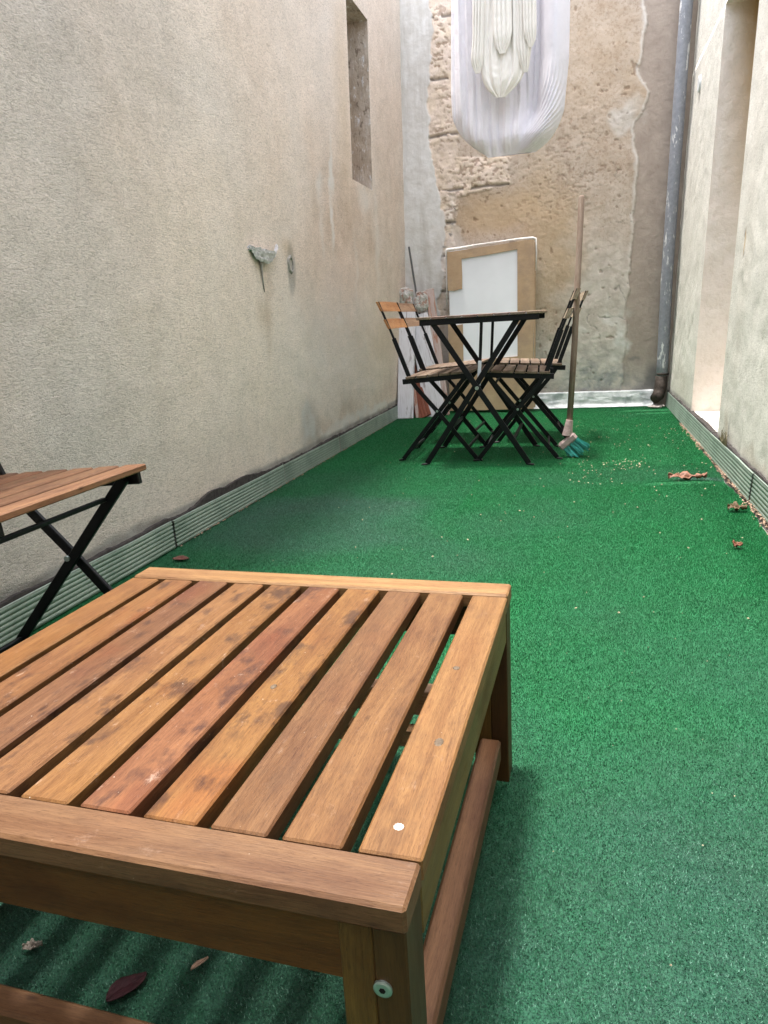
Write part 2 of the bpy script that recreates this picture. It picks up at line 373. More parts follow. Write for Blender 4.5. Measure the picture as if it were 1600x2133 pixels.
# ------------------------------------------------------------------ left wall with deep window recess
HY0, HY1, HZ0, HZ1, HD = 4.27, 4.69, 1.51, 2.45, .30
ys = np.unique(np.concatenate([np.arange(-1.6, 1.2, .05), np.arange(1.2, YB, .016), [HY0, HY1, YB]]))
zs = np.unique(np.concatenate([np.arange(-.03, WH, .016), [HZ0, HZ1, WH]]))
Yg, Zg = np.meshgrid(ys, zs, indexing='ij')
rel = (fbm(Yg*1.3, Zg*1.3, 41)-.5)*.016+(fbm(Yg*5, Zg*5, 42)-.5)*.007+(fbm(Yg*16, Zg*16, 43, 3)-.5)*.0035
hole_d = np.maximum(np.maximum(HY0-Yg, Yg-HY1), np.maximum(HZ0-Zg, Zg-HZ1)); rel *= sstep(0, .05, np.abs(hole_d))
Xg = XL+LEAN*Zg+rel
cy = (Yg[:-1, :-1]+Yg[1:, 1:])/2; cz = (Zg[:-1, :-1]+Zg[1:, 1:])/2
sk = (cy > HY0) & (cy < HY1) & (cz > HZ0) & (cz < HZ1)
dirt = blobs(Yg, Zg, [(4.1, 1.15, .5, .5, .7, .75), (3.6, .95, .35, .22, .8, .55), (5.1, 1.6, .5, 1.1, .8, .55), (4.9, .9, .5, .5, .7, .55), (2.0, 1.5, .3, .5, .9, .22), (4.5, 1.2, .3, .3, .7, .7),
                      (3.0, 1.6, .25, .6, .9, .25), (5.2, .2, .5, .2, .8, .5), (2.95, .78, .035, .16, .7, .5), (4.45, .65, .08, .05, .4, .6), (3.75, .2, .4, .06, .5, .55), (3.46, .97, .10, .25, .7, .35)], 61, .15, 5)
pale = blobs(Yg, Zg, [(3.90, 1.50, .03, .14, .6, .9), (3.88, 1.28, .025, .2, .6, .8), (3.7, 1.38, .05, .06, .7, .6), (3.72, 1.20, .02, .14, .7, .5), (4.28, .95, .03, .22, .8, .5),
                      (3.36, .235, .09, .10, .22, 1), (4.2, .145, .9, .035, .4, .9), (4.5, 1.42, .12, .06, .7, .5), (4.75, 1.2, .05, .4, .7, .35), (4.0, .6, .9, .35, .8, .4), (3.95, .72, .1, .05, .5, .6)], 71, .05, 14)
dark_grey = np.maximum(blobs(Yg, Zg, [(3.25, .965, .050, .115, .22, .62), (3.38, .21, .14, .13, .5, .45)], 75, .012, 20),
                  .9*(1-sstep(.0, .012, Zg-.118-.02*fbm(Yg*7, Yg*0, 88)+.006)))  # last term: dark grey line just above the flashing
ochre = blobs(Yg, Zg, [(3.22, 1.06, .06, .03, .8, .35), (4.9, .55, .5, .15, .9, .25), (2.9, .75, .06, .06, .8, .25), (4.15, 1.9, .12, .5, .9, .3)], 78, .03, 12)
cool = sstep(2.6, 1.5, Yg+(fbm(Yg*2, Zg*2, 91)-.5)*1.2)*.6
wl = thing('rendered_wall', 'long beige rendered wall on the left with a deep slot recess', 'wall', (0, 0, 0))
grid_mesh('plaster_face', np.stack([Xg, Yg, Zg], -1), M_left, wl, {'dirt': dirt, 'pale': pale, 'dark_grey': dark_grey, 'ochre': ochre, 'cool': cool}, sk)
def XLz(z): return XL+LEAN*z
# recess lining: near jamb, far jamb, sill, head, back
def quadgrid(a, b, c, d, nu, nv, amp, seed, edge=True):
    a, b, c, d = (np.array(q, float) for q in (a, b, c, d)); u = np.linspace(0, 1, nu)[:, None, None]; v = np.linspace(0, 1, nv)[None, :, None]
    P = a*(1-u)*(1-v)+b*u*(1-v)+c*u*v+d*(1-u)*v; nrm = np.cross(b-a, d-a); nrm /= np.linalg.norm(nrm)
    L1 = np.linalg.norm(b-a); L2 = np.linalg.norm(d-a); uu, vv = np.meshgrid(np.linspace(0, L1, nu), np.linspace(0, L2, nv), indexing='ij')
    h = (fbm(uu*14, vv*14, seed)-.5)*amp; e = np.minimum(np.minimum(uu, L1-uu), np.minimum(vv, L2-vv)); h *= sstep(0, .012, e)
    return P+nrm*h[..., None], uu, vv
def mat_recess():
    n = NT('recess_lining'); P = n.obj(); a = n.noise(n.scale(P, (1.6, 1, .8)), 16, 7, .72, 0); b = n.noise(P, 4, 4, .6)
    col = n.mix(n.rmap(b, .4, .6), (.46, .37, .29), (.58, .50, .43))
    col = n.mix(n.rmap(a, .56, .62), col, (.72, .70, .70)); col = n.mix(n.rmap(a, .38, .44, .8, 0), col, (.22, .17, .13))
    return n.fin(col, .9, n.bump(a, 1, .02), .15)
M_rec = mat_recess()
def XB(z): return XLz(z)-HD
for nm, qd in (('recess_jamb', [(XLz(HZ0), HY1, HZ0), (XB(HZ0), HY1, HZ0), (XB(HZ1), HY1, HZ1), (XLz(HZ1), HY1, HZ1)]),
               ('recess_jamb', [(XLz(HZ0), HY0, HZ0), (XB(HZ0), HY0, HZ0), (XB(HZ1), HY0, HZ1), (XLz(HZ1), HY0, HZ1)]),
               ('recess_sill', [(XLz(HZ0), HY0, HZ0), (XB(HZ0), HY0, HZ0), (XB(HZ0), HY1, HZ0), (XLz(HZ0), HY1, HZ0)]),
               ('recess_head', [(XLz(HZ1), HY0, HZ1), (XB(HZ1), HY0, HZ1), (XB(HZ1), HY1, HZ1), (XLz(HZ1), HY1, HZ1)]),
               ('recess_back', [(XB(HZ0), HY0, HZ0), (XB(HZ0), HY1, HZ0), (XB(HZ1), HY1, HZ1), (XB(HZ1), HY0, HZ1)])):
    P, _, _ = quadgrid(*qd, 26, 70, .02, 5); grid_mesh(nm, P, M_rec, wl)
b = MB()
for (y0, y1, z0, z1) in ((-1.6, HY0-.02, -.03, WH), (HY1+.02, YB+.3, -.03, WH), (HY0-.02, HY1+.02, -.03, HZ0-.03), (HY0-.02, HY1+.02, HZ1+.03, WH)):
    v = [(XLz(z)-.02-d, y, z) for z in (z0, z1) for y in (y0, y1) for d in (0, .45)]
    b.add(v, [(0, 1, 3, 2), (4, 6, 7, 5), (0, 2, 6, 4), (1, 5, 7, 3), (0, 4, 5, 1), (2, 3, 7, 6)])
b.build('wall_core', M_left, wl)
# torn metal bracket and an old conduit hole on the wall
M_foil = mat_simple('dull_crumpled_metal', (.74, .72, .73), .5, .1, .5, .55, 60, .002)
M_hole_shade = mat_simple('painted_hole_shade', (.012, .011, .01), .9, 0, .1)  # black colour standing for the shade inside the hole and screw sockets
M_mortar = mat_simple('grey_mortar', (.36, .34, .31), .95, 0, .1, .35, 70, .004)
xb = XLz(1.0)
u = np.linspace(0, 1, 40)[:, None]; v = np.linspace(0, 1, 18)[None, :]
br = thing('torn_metal_bracket', 'crumpled torn metal bracket sticking out of the left wall', 'bracket', (0, 0, 0))
yb = 2.80+.30*u; ruf = fbm(u*12+v*0, v*5+u*0, 3)-.5; ruf2 = fbm(u*26+v*0, v*11+u*0, 5)-.5
xx = xb+.004+.040*np.sin(np.pi*np.clip(u*1.08, 0, 1))**.5*(1-.55*v)+.016*ruf+.006*ruf2
zz = 1.030-.012*np.sin(np.pi*u*.9)+.040*np.maximum(u-.72, 0)/.28*(u > .72)-.052*v*(np.sin(np.pi*np.clip(u*1.25, 0, 1))**.6)+.012*ruf+.010*ruf2
grid_mesh('metal_sheet', np.stack([xx, yb+.02*ruf, zz], -1), M_foil, br, smooth=False)
xx2 = xb-.002+.042*v*np.sin(np.pi*np.clip(u*1.2, 0, 1))**.5
grid_mesh('metal_fold', np.stack([xx2, yb+0*v, 1.012+.006*v+.016*ruf+.010*ruf2], -1), M_foil, br, smooth=False)
b = MB(); b.tube([(xb+.010, 2.90, .985), (xb+.006, 2.905, .95), (xb+.004, 2.91, .90), (xb, 2.925, .855)], [.013, .005, .003, .002], 8); b.build('mortar_drip', M_mortar, br, True)
ho = thing('conduit_hole', 'old conduit hole with a chipped pale rim on the left wall', 'wall hole', (0, 0, 0))
b = MB()
ring = [(3.240+.040*math.cos(a)*(1+.15*math.sin(3*a)), .985+.046*math.sin(a)*(1+.12*math.cos(5*a))) for a in [i*math.pi/12 for i in range(24)]]
inn = [(3.245+.019*math.cos(a), .985+.028*math.sin(a)) for a in [i*math.pi/12 for i in range(24)]]
xr0 = XLz(.98)+.006
b.add([(xr0-.01, y, z) for y, z in ring]+[(xr0+.002, y+(3.24-y)*.25, z+(.985-z)*.25) for y, z in ring]+[(xr0+.001, y, z) for y, z in inn]+[(xr0-.009, y, z) for y, z in inn],
      [(k*24+i, k*24+(i+1) % 24, (k+1)*24+(i+1) % 24, (k+1)*24+i) for k in range(3) for i in range(24)])
b.build('rim', M_mortar, ho)
b = MB(); b.add([(xr0-.006, y, z) for y, z in inn], [tuple(range(24))]); b.build('hole_shade_disc', M_hole_shade, ho)  # flat black disc painted in place of the hole's depth

# ------------------------------------------------------------------ back wall
xs = np.arange(-1.46, .80, .0062); zs = np.arange(-.03, WH, .0062)
Xb, Zb = np.meshgrid(xs, zs, indexing='ij')
n1 = fbm(Xb*6, Zb*6, 101)-.5; n2 = fbm(Xb*22, Zb*22, 102)-.5; n3 = fbm(Xb*55, Zb*55, 103, 3)-.5
cb = np.interp(Zb, [0, 1.0, 1.25, 1.53, 1.93, 2.36, 2.83, 3.5], [-1.10, -1.04, -.99, -1.02, -1.09, -1.075, -1.05, -1.06])+n1*.09+n2*.03
cement = 1-sstep(-.006, .006, Xb-cb)
bb = np.interp(Zb, [0, .3, .97, 1.2, 1.47, 1.90, 1.98, 2.075, 2.2, 2.44, 2.6, 3.5], [.27, .29, .305, .33, .345, .33, .38, .415, .335, .365, .365, .37])+n1*.05+n2*.035
band = sstep(-.005, .005, Xb-bb)
qr = np.interp(Zb, [0, .6, .9, 1.2, 1.4, 1.55, 1.6, 1.78, 1.82, 3.5], [-1.1, -1.02, -.99, -.93, -.93, -.90, -.52, -.52, -.88, -.86])+n1*.07+n2*.04
quoin = (1-cement)*(1-sstep(-.012, .012, Xb-qr))*sstep(.5, .9, Zb)
jz = np.array([3.1, 2.71, 2.335, 1.97, 1.60, 1.38, 1.16, .9, .62])
jd = np.min(np.abs(Zb[..., None]-jz-(n1[..., None]*.03)), -1); joint = quoin*np.exp(-(jd/.010)**2)*(fbm(Xb*9, Zb*9, 7) > .38)
pn = fbm(Xb*38, Zb*62, 120, 3); pn2 = fbm(Xb*26, Zb*26, 140, 2)
pitz = np.maximum(quoin*sstep(.30, .8, .55+n1*2), blobs(Xb, Zb, [(-.7, 1.68, .25, .12, .4, 1), (-.1, 1.75, .28, .3, .5, .5), (-.2, 1.45, .3, .16, .6, .5), (.05, 1.95, .25, .12, .6, .35), (-.6, 2.2, .3, .4, .5, .4)], 130, .1, 5))
pits = pitz*sstep(.62-.06*quoin, .69-.06*quoin, pn)
pits = np.maximum(pits, (1-cement)*(1-band)*sstep(.80, .84, pn2)*.8)
cr = fbm(Xb*4.2, Zb*4.2, 150, 4); crack = (1-cement)*(1-band)*np.exp(-((cr-.5)/.0035)**2)*(fbm(Xb*2, Zb*2, 160) > .5)*blobs(Xb, Zb, [(.05, .9, .5, .75, .4, 1)], 3, .1)
grey = blobs(Xb, Zb, [(.12, .75, .22, .5, .6, .85), (.2, .2, .5, .16, .5, .9), (.1, .42, .25, .2, .6, .9), (-.2, .3, .3, .25, .6, .6), (.15, 1.05, .15, .22, .6, .5), (-.9, .5, .12, .4, .5, .5)], 170, .16, 5)*(1-.0*band)
ochre = blobs(Xb, Zb, [(-.55, 1.40, .42, .14, .7, .7), (-.25, 1.2, .18, .5, .8, .6), (-.12, 1.0, .12, .35, .8, .5), (.0, 2.3, .3, .4, .8, .25), (.36, 2.15, .12, .2, .8, .3)], 180, .12, 5)
palea = np.maximum(blobs(Xb, Zb, [(.24, 1.95, .13, .07, .5, .6), (-.06, .62, .04, .1, .5, .4), (.25, .52, .05, .12, .5, .9), (.2, .65, .1, .05, .5, .7), (-.92, 1.3, .05, .3, .6, .5), (-1.0, 1.0, .05, .3, .6, .6)], 190, .1, 9),
                   np.exp(-((Xb-bb+.012)/.011)**2)*sstep(.8, 1.3, Zb)*.7)
dirtb = np.maximum(blobs(Xb, Zb, [(.1, .11, .6, .03, .7, .5), (.50, .12, .1, .16, .5, .85), (.36, .33, .03, .02, .5, .6), (-1.2, .3, .06, .3, .7, .3)], 200, .05, 12)*(1-cement*.6), joint*.75)
dirtb = np.maximum(dirtb, crack*.55)
dirtb = np.maximum(dirtb, blobs(Xb, Zb, [(-.955, 1.30, .012, .01, .4, .9), (-.935, 1.385, .015, .007, .4, .8), (-1.0, 1.22, .02, .005, .4, .7), (-.91, 1.475, .007, .007, .3, 1)], 210, .02, 22))
dep = .014*cement+quoin*(.006+n1*.022+n2*.006)-joint*.018-band*.009+(1-cement)*(1-band)*(n1*.012+n2*.003)-pits*.005-crack*.006+n3*.0028*(1-.5*cement)+cement*(n1*.006+n2*.003)
bw = grid_mesh('old_stone_wall', np.stack([Xb, YB-dep, Zb], -1), M_back, None, {'cement': cement, 'band': band*(1-.85*grey*(1-sstep(.1, .42, Zb))), 'quoin': quoin*(1-grey*.5), 'pit': pits*.55, 'grey': grey, 'ochre': ochre, 'pale': palea, 'dirt': dirtb}, flip=True)
tag(bw, 'weathered stone and plaster wall closing the far end of the yard', 'wall')
b = MB(); b.add([(x, y, z) for z in (-.03, WH) for y in (YB+.03, YB+.4) for x in (-1.7, 1.1)], [(0, 2, 3, 1), (4, 5, 7, 6), (0, 1, 5, 4), (2, 6, 7, 3), (0, 4, 6, 2), (1, 3, 7, 5)])
b.build('wall_core', M_back, bw)

# ------------------------------------------------------------------ right wall with tall doorway niche
def XRz(z): return XR+LEAN*z
NY0, NY1, NZ0, NZ1, ND = 3.53, 4.39, .105, 2.13, .30
ys = np.unique(np.concatenate([np.arange(-1.6, 1.8, .05), np.arange(1.8, YB, .016), [NY0, NY1, YB]]))
zs = np.unique(np.concatenate([np.arange(-.03, WR, .016), [NZ0, NZ1, WR]]))
Yg, Zg = np.meshgrid(ys, zs, indexing='ij')
rel = (fbm(Yg*1.5, Zg*1.5, 241)-.5)*.014+(fbm(Yg*6, Zg*6, 242)-.5)*.008+(fbm(Yg*18, Zg*18, 243, 3)-.5)*.005
hole_d = np.maximum(np.maximum(NY0-Yg, Yg-NY1), np.maximum(NZ0-Zg, Zg-NZ1)); rel *= sstep(0, .04, np.abs(hole_d))
cy = (Yg[:-1, :-1]+Yg[1:, 1:])/2; cz = (Zg[:-1, :-1]+Zg[1:, 1:])/2
sk = (cy > NY0) & (cy < NY1) & (cz > NZ0) & (cz < NZ1)
dirt = blobs(Yg, Zg, [(3.36, .17, .05, .08, .6, .8), (2.7, .14, .3, .03, .6, .6), (4.9, .2, .4, .12, .7, .3), (3.3, 1.2, .1, 1.0, .9, .2)], 261, .06, 12)
pale = blobs(Yg, Zg, [(3.1, 1.7, .7, .8, .8, .35), (4.0, 2.5, .6, .3, .8, .4)], 271, .1, 6)
dark_grey = blobs(Yg, Zg, [(3.36, .97, .018, .012, .3, .9), (3.345, .885, .018, .014, .3, .9), (3.33, .8, .008, .03, .4, .6), (3.3, .16, .012, .07, .5, .8)], 275, .012, 30)
dark_grey = np.maximum(dark_grey, .85*(1-sstep(0, .01, Zg-.118-.022*fbm(Yg*6, Yg*0, 289)+.006)))  # dark grey line just above the flashing
ochre = blobs(Yg, Zg, [(3.352, .93, .013, .045, .3, .9), (3.6, .5, .04, .6, .9, .3)], 278, .01, 20)
wr_ = thing('white_rendered_wall', 'rough off-white rendered wall on the right with a tall doorway niche', 'wall', (0, 0, 0))
grid_mesh('render_face', np.stack([XRz(Zg)-rel, Yg, Zg], -1), M_right, wr_, {'dirt': dirt, 'pale': pale, 'dark_grey': dark_grey, 'ochre': ochre}, sk, flip=True)
def mat_jamb():
    n = NT('stained_white_jamb'); P = n.obj(); a = n.noise(P, 30, 6, .7, .3); bg_ = n.noise(P, 3, 4, .6)
    sx = n.t.nodes.new('ShaderNodeSeparateXYZ'); n.set(sx, 0, P); z = sx.outputs[2]; x = sx.outputs[0]
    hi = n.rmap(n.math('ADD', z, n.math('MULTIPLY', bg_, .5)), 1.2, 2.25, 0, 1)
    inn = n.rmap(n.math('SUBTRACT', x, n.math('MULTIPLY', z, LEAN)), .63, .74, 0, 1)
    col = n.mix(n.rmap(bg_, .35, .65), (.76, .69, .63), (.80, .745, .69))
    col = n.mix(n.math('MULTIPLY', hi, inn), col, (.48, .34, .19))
    col = n.mix(n.rmap(a, .35, .5, .3, 0), col, (.55, .48, .4))
    return n.fin(col, .9, n.bump(a, .8, .008), .15)
M_jb = mat_jamb()
def XC(z): return XRz(z)+ND
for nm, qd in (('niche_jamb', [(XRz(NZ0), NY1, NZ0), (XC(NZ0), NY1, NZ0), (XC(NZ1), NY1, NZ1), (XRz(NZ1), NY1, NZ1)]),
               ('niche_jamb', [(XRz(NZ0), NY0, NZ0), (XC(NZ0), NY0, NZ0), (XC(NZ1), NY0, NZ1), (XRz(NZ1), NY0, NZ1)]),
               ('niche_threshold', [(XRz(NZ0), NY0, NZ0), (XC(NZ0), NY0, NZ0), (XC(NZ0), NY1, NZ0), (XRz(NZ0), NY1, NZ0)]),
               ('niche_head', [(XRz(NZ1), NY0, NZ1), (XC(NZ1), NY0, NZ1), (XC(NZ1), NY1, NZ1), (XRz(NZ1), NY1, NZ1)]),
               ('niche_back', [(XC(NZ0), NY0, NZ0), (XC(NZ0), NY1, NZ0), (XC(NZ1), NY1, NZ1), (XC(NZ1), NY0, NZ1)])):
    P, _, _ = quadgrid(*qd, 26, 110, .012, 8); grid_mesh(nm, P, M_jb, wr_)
b = MB()
for (y0, y1, z0, z1) in ((-1.6, NY0-.02, -.03, WR), (NY1+.02, YB+.3, -.03, WR), (NY0-.02, NY1+.02, -.03, NZ0-.03), (NY0-.02, NY1+.02, NZ1+.03, WR)):
    v = [(XRz(z)+.02+d, y, z) for z in (z0, z1) for y in (y0, y1) for d in (0, .45)]
    b.add(v, [(0, 1, 3, 2), (4, 6, 7, 5), (0, 2, 6, 4), (1, 5, 7, 3), (0, 4, 5, 1), (2, 3, 7, 6)])
b.build('wall_core', M_right, wr_)
# unseen house wall behind the viewer, put in to block light from that side
b = MB(); b.add([(x, y, z) for z in (-.03, 2.6) for y in (-2.0, -1.6) for x in (-1.8, 1.1)], [(0, 2, 3, 1), (4, 5, 7, 6), (0, 1, 5, 4), (2, 6, 7, 3), (0, 4, 6, 2), (1, 3, 7, 5)])
tag(b.build('house_wall', M_jamb), 'unseen rendered house wall assumed behind the viewer, closing the near end', 'wall')

# ------------------------------------------------------------------ ribbed flashing strips along the wall feet
def mat_flash():
    n = NT('ribbed_metal_flashing'); P = n.obj(); a = n.noise(P, 7, 5, .6); f = n.noise(P, 90, 5, .7); st = n.noise(n.scale(P, (60, 2, 90)), 1, 4, .6)
    col = n.mix(n.rmap(a, .35, .68), (.34, .42, .36), (.19, .26, .21))  # green tint carries the turf's reflection in the base colour
    col = n.mix(n.rmap(f, .56, .68, 0, .6), col, (.16, .14, .11)); col = n.mix(n.rmap(st, .6, .75, 0, .5), col, (.62, .62, .6))
    return n.fin(col, n.rmap(f, .3, .7, .32, .6), n.bump(f, .5, .001), .5, n.rmap(a, .3, .7, .55, .3))
M_fl = mat_flash()
M_tar = mat_simple('torn_tar_edge', (.055, .048, .045), .85, 0, .2, .5, 60, .004)
def flash_strip(side, y0, y1, h0, h1, label, dz=0):
    t = thing('flashing_strip', label, 'flashing', (0, y0, 0), 0, 'ribbed flashing strips along the wall feet')
    n = max(8, int((y1-y0)/.03)); zz = np.linspace(0, 1, 64); k = 7
    rib = .0030*np.abs(np.sin(np.pi*k*zz))**.6; rib[0] = rib[-1] = 0
    yv = np.linspace(y0+.002, y1-.002, n); P = np.zeros((n, 68, 3))
    for i, yy_ in enumerate(yv):
        f_ = (yy_-y0)/(y1-y0); h = h0*(1-f_)+h1*f_+.003*(vnoise(yy_*5, 3.1, 4)-.5)
        off = .012+.005*vnoise(yy_*2.2, 1.7, 8)+dz
        base = (XLz(0) if side > 0 else XRz(0)); sg = side
        zc = .004+zz*h; xc = base+sg*(off+rib)+LEAN*zc+sg*.004*(1-zz)
        P[i, :64, 0] = xc; P[i, :64, 2] = zc
        P[i, 64] = (base+sg*(off+.003)+LEAN*h, 0, h+.0045); P[i, 65] = (base+sg*(off+.0005)+LEAN*h, 0, h+.006)
        P[i, 66] = (base+sg*(off-.006)+LEAN*h, 0, h+.006); P[i, 67] = (base-sg*.012+LEAN*h, 0, h+.0075)
        P[i, :, 1] = yy_-y0
    grid_mesh('ribbed_panel', P, M_fl, t, smooth=False, flip=(side > 0))
    b = MB(); yv2 = np.linspace(y0, y1, int((y1-y0)/.012)+2); pr = []
    for yy_ in yv2:
        f_ = (yy_-y0)/(y1-y0); h = h0*(1-f_)+h1*f_; q = fbm(np.array([yy_*6.]), np.array([side*3.3]), 55)[0]; q2 = fbm(np.array([yy_*30.]), np.array([side*1.3]), 56, 2)[0]
        hh = .002+.03*max(q-.47, 0)+.012*max(q2-.45, 0)+(.028*math.exp(-((yy_-2.32)/.10)**2)+.02*math.exp(-((yy_-2.55)/.16)**2) if side > 0 else 0)
        bx = (XLz(h) if side > 0 else XRz(h))+side*.0065
        pr.append(((bx+side*.006, yy_-y0, h+.004), (bx+side*.004, yy_-y0, h+.0075+hh), (bx-side*.02, yy_-y0, h+.009+hh)))
    vs = [p for r in pr for p in r]; b.add(vs, [(i*3+k, i*3+k+1, (i+1)*3+k+1, (i+1)*3+k) for i in range(len(pr)-1) for k in range(2)])
    b.build('torn_edge', M_tar, t)
    return t
flash_strip(1, -1.58, 2.02, .092, .092, 'long ribbed metal flashing behind the near chair, left wall foot')
flash_strip(1, 2.025, 2.975, .090, .088, 'middle ribbed flashing length with a torn tar edge, left wall foot', .002)
flash_strip(1, 2.98, 3.78, .086, .086, 'ribbed flashing length below the grey mortar patch on the left wall')
flash_strip(1, 3.785, 5.53, .086, .092, 'far ribbed flashing length running to the leaning boards, left wall foot', .002)
flash_strip(-1, -1.58, 2.70, .105, .105, 'nearest ribbed flashing length at the right wall foot, cut by the photo edge')
flash_strip(-1, 2.705, 3.62, .105, .100, 'ribbed flashing length below the doorway niche, right wall foot', .003)
flash_strip(-1, 3.625, 5.50, .100, .098, 'far ribbed flashing length running to the downpipe, right wall foot')
# white membrane upstand at the far wall
n = NT('painted_membrane'); a = n.noise(n.obj(), 9, 6, .65, .5); f = n.noise(n.obj(), 70, 5, .7)
c_ = n.mix(n.rmap(a, .4, .62), (.80, .82, .82), (.44, .47, .48)); c_ = n.mix(n.rmap(f, .6, .7, 0, .5), c_, (.25, .24, .22))
M_memb = n.fin(c_, .45, n.bump(a, 1, .012), .4)
u = np.linspace(-1.33, .50, 240)[:, None]; v = np.linspace(0, 1, 22)[None, :]
wv = fbm(u*7+v*0, v*3+u*0, 66)-.5
hh = .108+.006*(fbm(u*5, u*0, 68)-.5)
P = np.stack([u+0*v, YB-.022-.012*(1-v)-.02*wv*np.sin(np.pi*v)-.018*np.maximum(0, 1-v*5), .003+hh*v], -1)
P2 = np.stack([u+0*v[:, :3], YB-.022+np.array([[0, .014, .03]])+0*u, .003+hh+np.array([[0, .004, .006]])], -1)
o = grid_mesh('membrane_upstand', np.concatenate([P, P2[:, 1:]], 1), M_memb, flip=True)
tag(o, 'shiny white painted membrane strip along the foot of the far wall', 'flashing')

# ------------------------------------------------------------------ downpipe
n = NT('worn_grey_paint'); P_ = n.obj(); a = n.noise(n.scale(P_, (30, 30, 7)), 1, 6, .7, .4); f = n.noise(P_, 40, 4, .6)
c_ = n.mix(n.rmap(f, .35, .7), (.19, .20, .225), (.26, .27, .30)); c_ = n.mix(n.rmap(a, .58, .61), c_, (.60, .60, .60))
M_pipe = n.fin(c_, .5, n.bump(a, .6, .002), .45)
dp = thing('downpipe', 'grey painted downpipe with flaking paint in the far right corner', 'downpipe', (0, 0, 0))
px = [(.540, 5.475, .12), (.548, 5.475, .3), (.552, 5.475, .9), (.575, 5.475, 1.7), (.598, 5.475, 2.5), (.62, 5.475, WH-.02)]
b = MB(); b.tube(px, .039, 24); b.build('pipe', M_pipe, dp, True)
M_rust = mat_simple('blackened_pipe_shoe', (.07, .055, .045), .8, .2, .3, .6, 40, .006)
b = MB(); b.tube([(.545, 5.475, .22), (.541, 5.475, .13), (.525, 5.45, .085), (.50, 5.415, .065)], [.041, .042, .042, .036], 20); b.build('shoe', M_rust, dp, True)
b = MB(); b.tube([(.549, 5.475, .225), (.5495, 5.475, .24)], .0430, 20); b.build('clamp_ring', M_rust, dp, True)
pl = MB(); pl.tube([(XRz(1.95)+.002, 5.12, 1.97), (XRz(1.95)-.012, 5.12, 1.97)], [.05, .042], 24)
tag(pl.build('vent_cap', mat_simple('white_cap', (.7, .72, .72), .5)), 'small round white cap on the right wall beside the downpipe', 'vent cap')

# ------------------------------------------------------------------ wooden stool table in front
M_wood = mat_wood('oiled_acacia')
M_steel = mat_simple('galvanised_steel', (.42, .50, .47), .35, .8, .5, .2, 80)
ct = thing('coffee_table', 'low square slatted wooden table with stains in the foreground', 'table', (-.419, .703, 0), math.radians(-1.2))
TW, TZ, TT = .628, .310, .021
hx = TW/2; tones = [(0.197, 0.094, 0.031), (0.184, 0.087, 0.031), (0.144, 0.068, 0.031), (0.19, 0.094, 0.036), (0.181, 0.087, 0.029), (0.18, 0.077, 0.033), (0.188, 0.091, 0.027), (0.144, 0.071, 0.029), (0.167, 0.083, 0.031), (0.204, 0.105, 0.038)]
b = MB()
for i, tn in enumerate(tones):
    xc = -hx+.0255+i*(TW-.051)/9; gy = .0495
    b.beam((xc, -hx+gy, TZ-TT/2+random.uniform(-.0006, .0006)), (xc, hx-gy, TZ-TT/2+random.uniform(-.0006, .0006)), .051, TT, ch=.0018, tone=tn, stain=1.0 if i in (1, 2, 3, 4, 5, 6) else .35)
b.beam((-hx, -hx+.0235, TZ-TT/2+.001), (hx, -hx+.0235, TZ-TT/2+.001), .047, TT+.002, ch=.0025, tone=(.142, .075, .036), stain=.3)
b.beam((-hx, hx-.0235, TZ-TT/2+.0005), (hx, hx-.0235, TZ-TT/2+.0005), .047, TT+.002, ch=.0025, tone=(.27, .155, .065), stain=.1)
top = b.build('tabletop', M_wood, ct)
b = MB(); az = TZ-TT-.0275; kt = dict(ch=.0012)
b.beam((-hx+.05, -hx+.016, az), (hx-.05, -hx+.016, az), .022, .055, tone=(.095, .036, .007), **kt)  # front apron toned darker: the shade on this face is in the colour
b.build('apron', M_wood, ct)
b = MB(); b.beam((-hx+.05, hx-.016, az), (hx-.05, hx-.016, az), .022, .055, tone=(.13, .068, .036), **kt); b.build('apron', M_wood, ct)
for s in (-1, 1):
    b = MB(); b.beam((s*(hx-.0135), -hx+.052, az+.002), (s*(hx-.0135), hx-.05, az+.002), .022, .050, tone=(.165, .108, .032), **kt); b.build('apron', M_wood, ct)
for sx_ in (-1, 1):
    for sy_ in (-1, 1):
        b = MB(); xc = sx_*(hx-.0275); yc = sy_*(hx-.0255)
        b.beam((xc-sx_*.013, yc, .0), (xc-sx_*.013, yc, TZ-TT-.001), .046 if 0 else .0258, .0430, up=(0, 1, 0), tone=(.125, .070, .016), **kt)
        b.beam((xc+sx_*.0129, yc, .0), (xc+sx_*.0129, yc, TZ-TT-.001), .0256, .0432, up=(0, 1, 0), tone=(.070, .032, .008), **kt)
        leg = b.build('leg', M_wood, ct)
        b = MB(); yf = yc+sy_*.0217; b.tube([(xc+sx_*.006, yf-sy_*.001, .235), (xc+sx_*.006, yf+sy_*.0016, .235), (xc+sx_*.006, yf+sy_*.0024, .235)], [.0072, .0072, .0056], 24)
        sc = b.build('screw', M_steel, leg)
        b = MB(); b.tube([(xc+sx_*.006, yf+sy_*.0025, .235), (xc+sx_*.006, yf+sy_*.0027, .235)], .0026, 6); b.build('socket', M_hole_shade, sc)
for s in (-1, 1):
    b = MB(); b.beam((s*(hx-.0275), -hx+.048, .062), (s*(hx-.0275), hx-.055, .062), .031, .036, tone=(.120, .060, .030), ch=.003); b.build('stretcher', M_wood, ct)
b = MB(); b.beam((-hx+.06, -hx+.035, .062), (hx-.06, -hx+.035, .062), .028, .036, tone=(.13, .065, .027), ch=.003); b.build('stretcher', M_wood, ct)
b = MB(); b.beam((-hx+.06, hx-.05, .066), (hx-.06, hx-.05, .066), .022, .03, tone=(.30, .18, .095), **kt); b.build('stretcher', M_wood, ct)
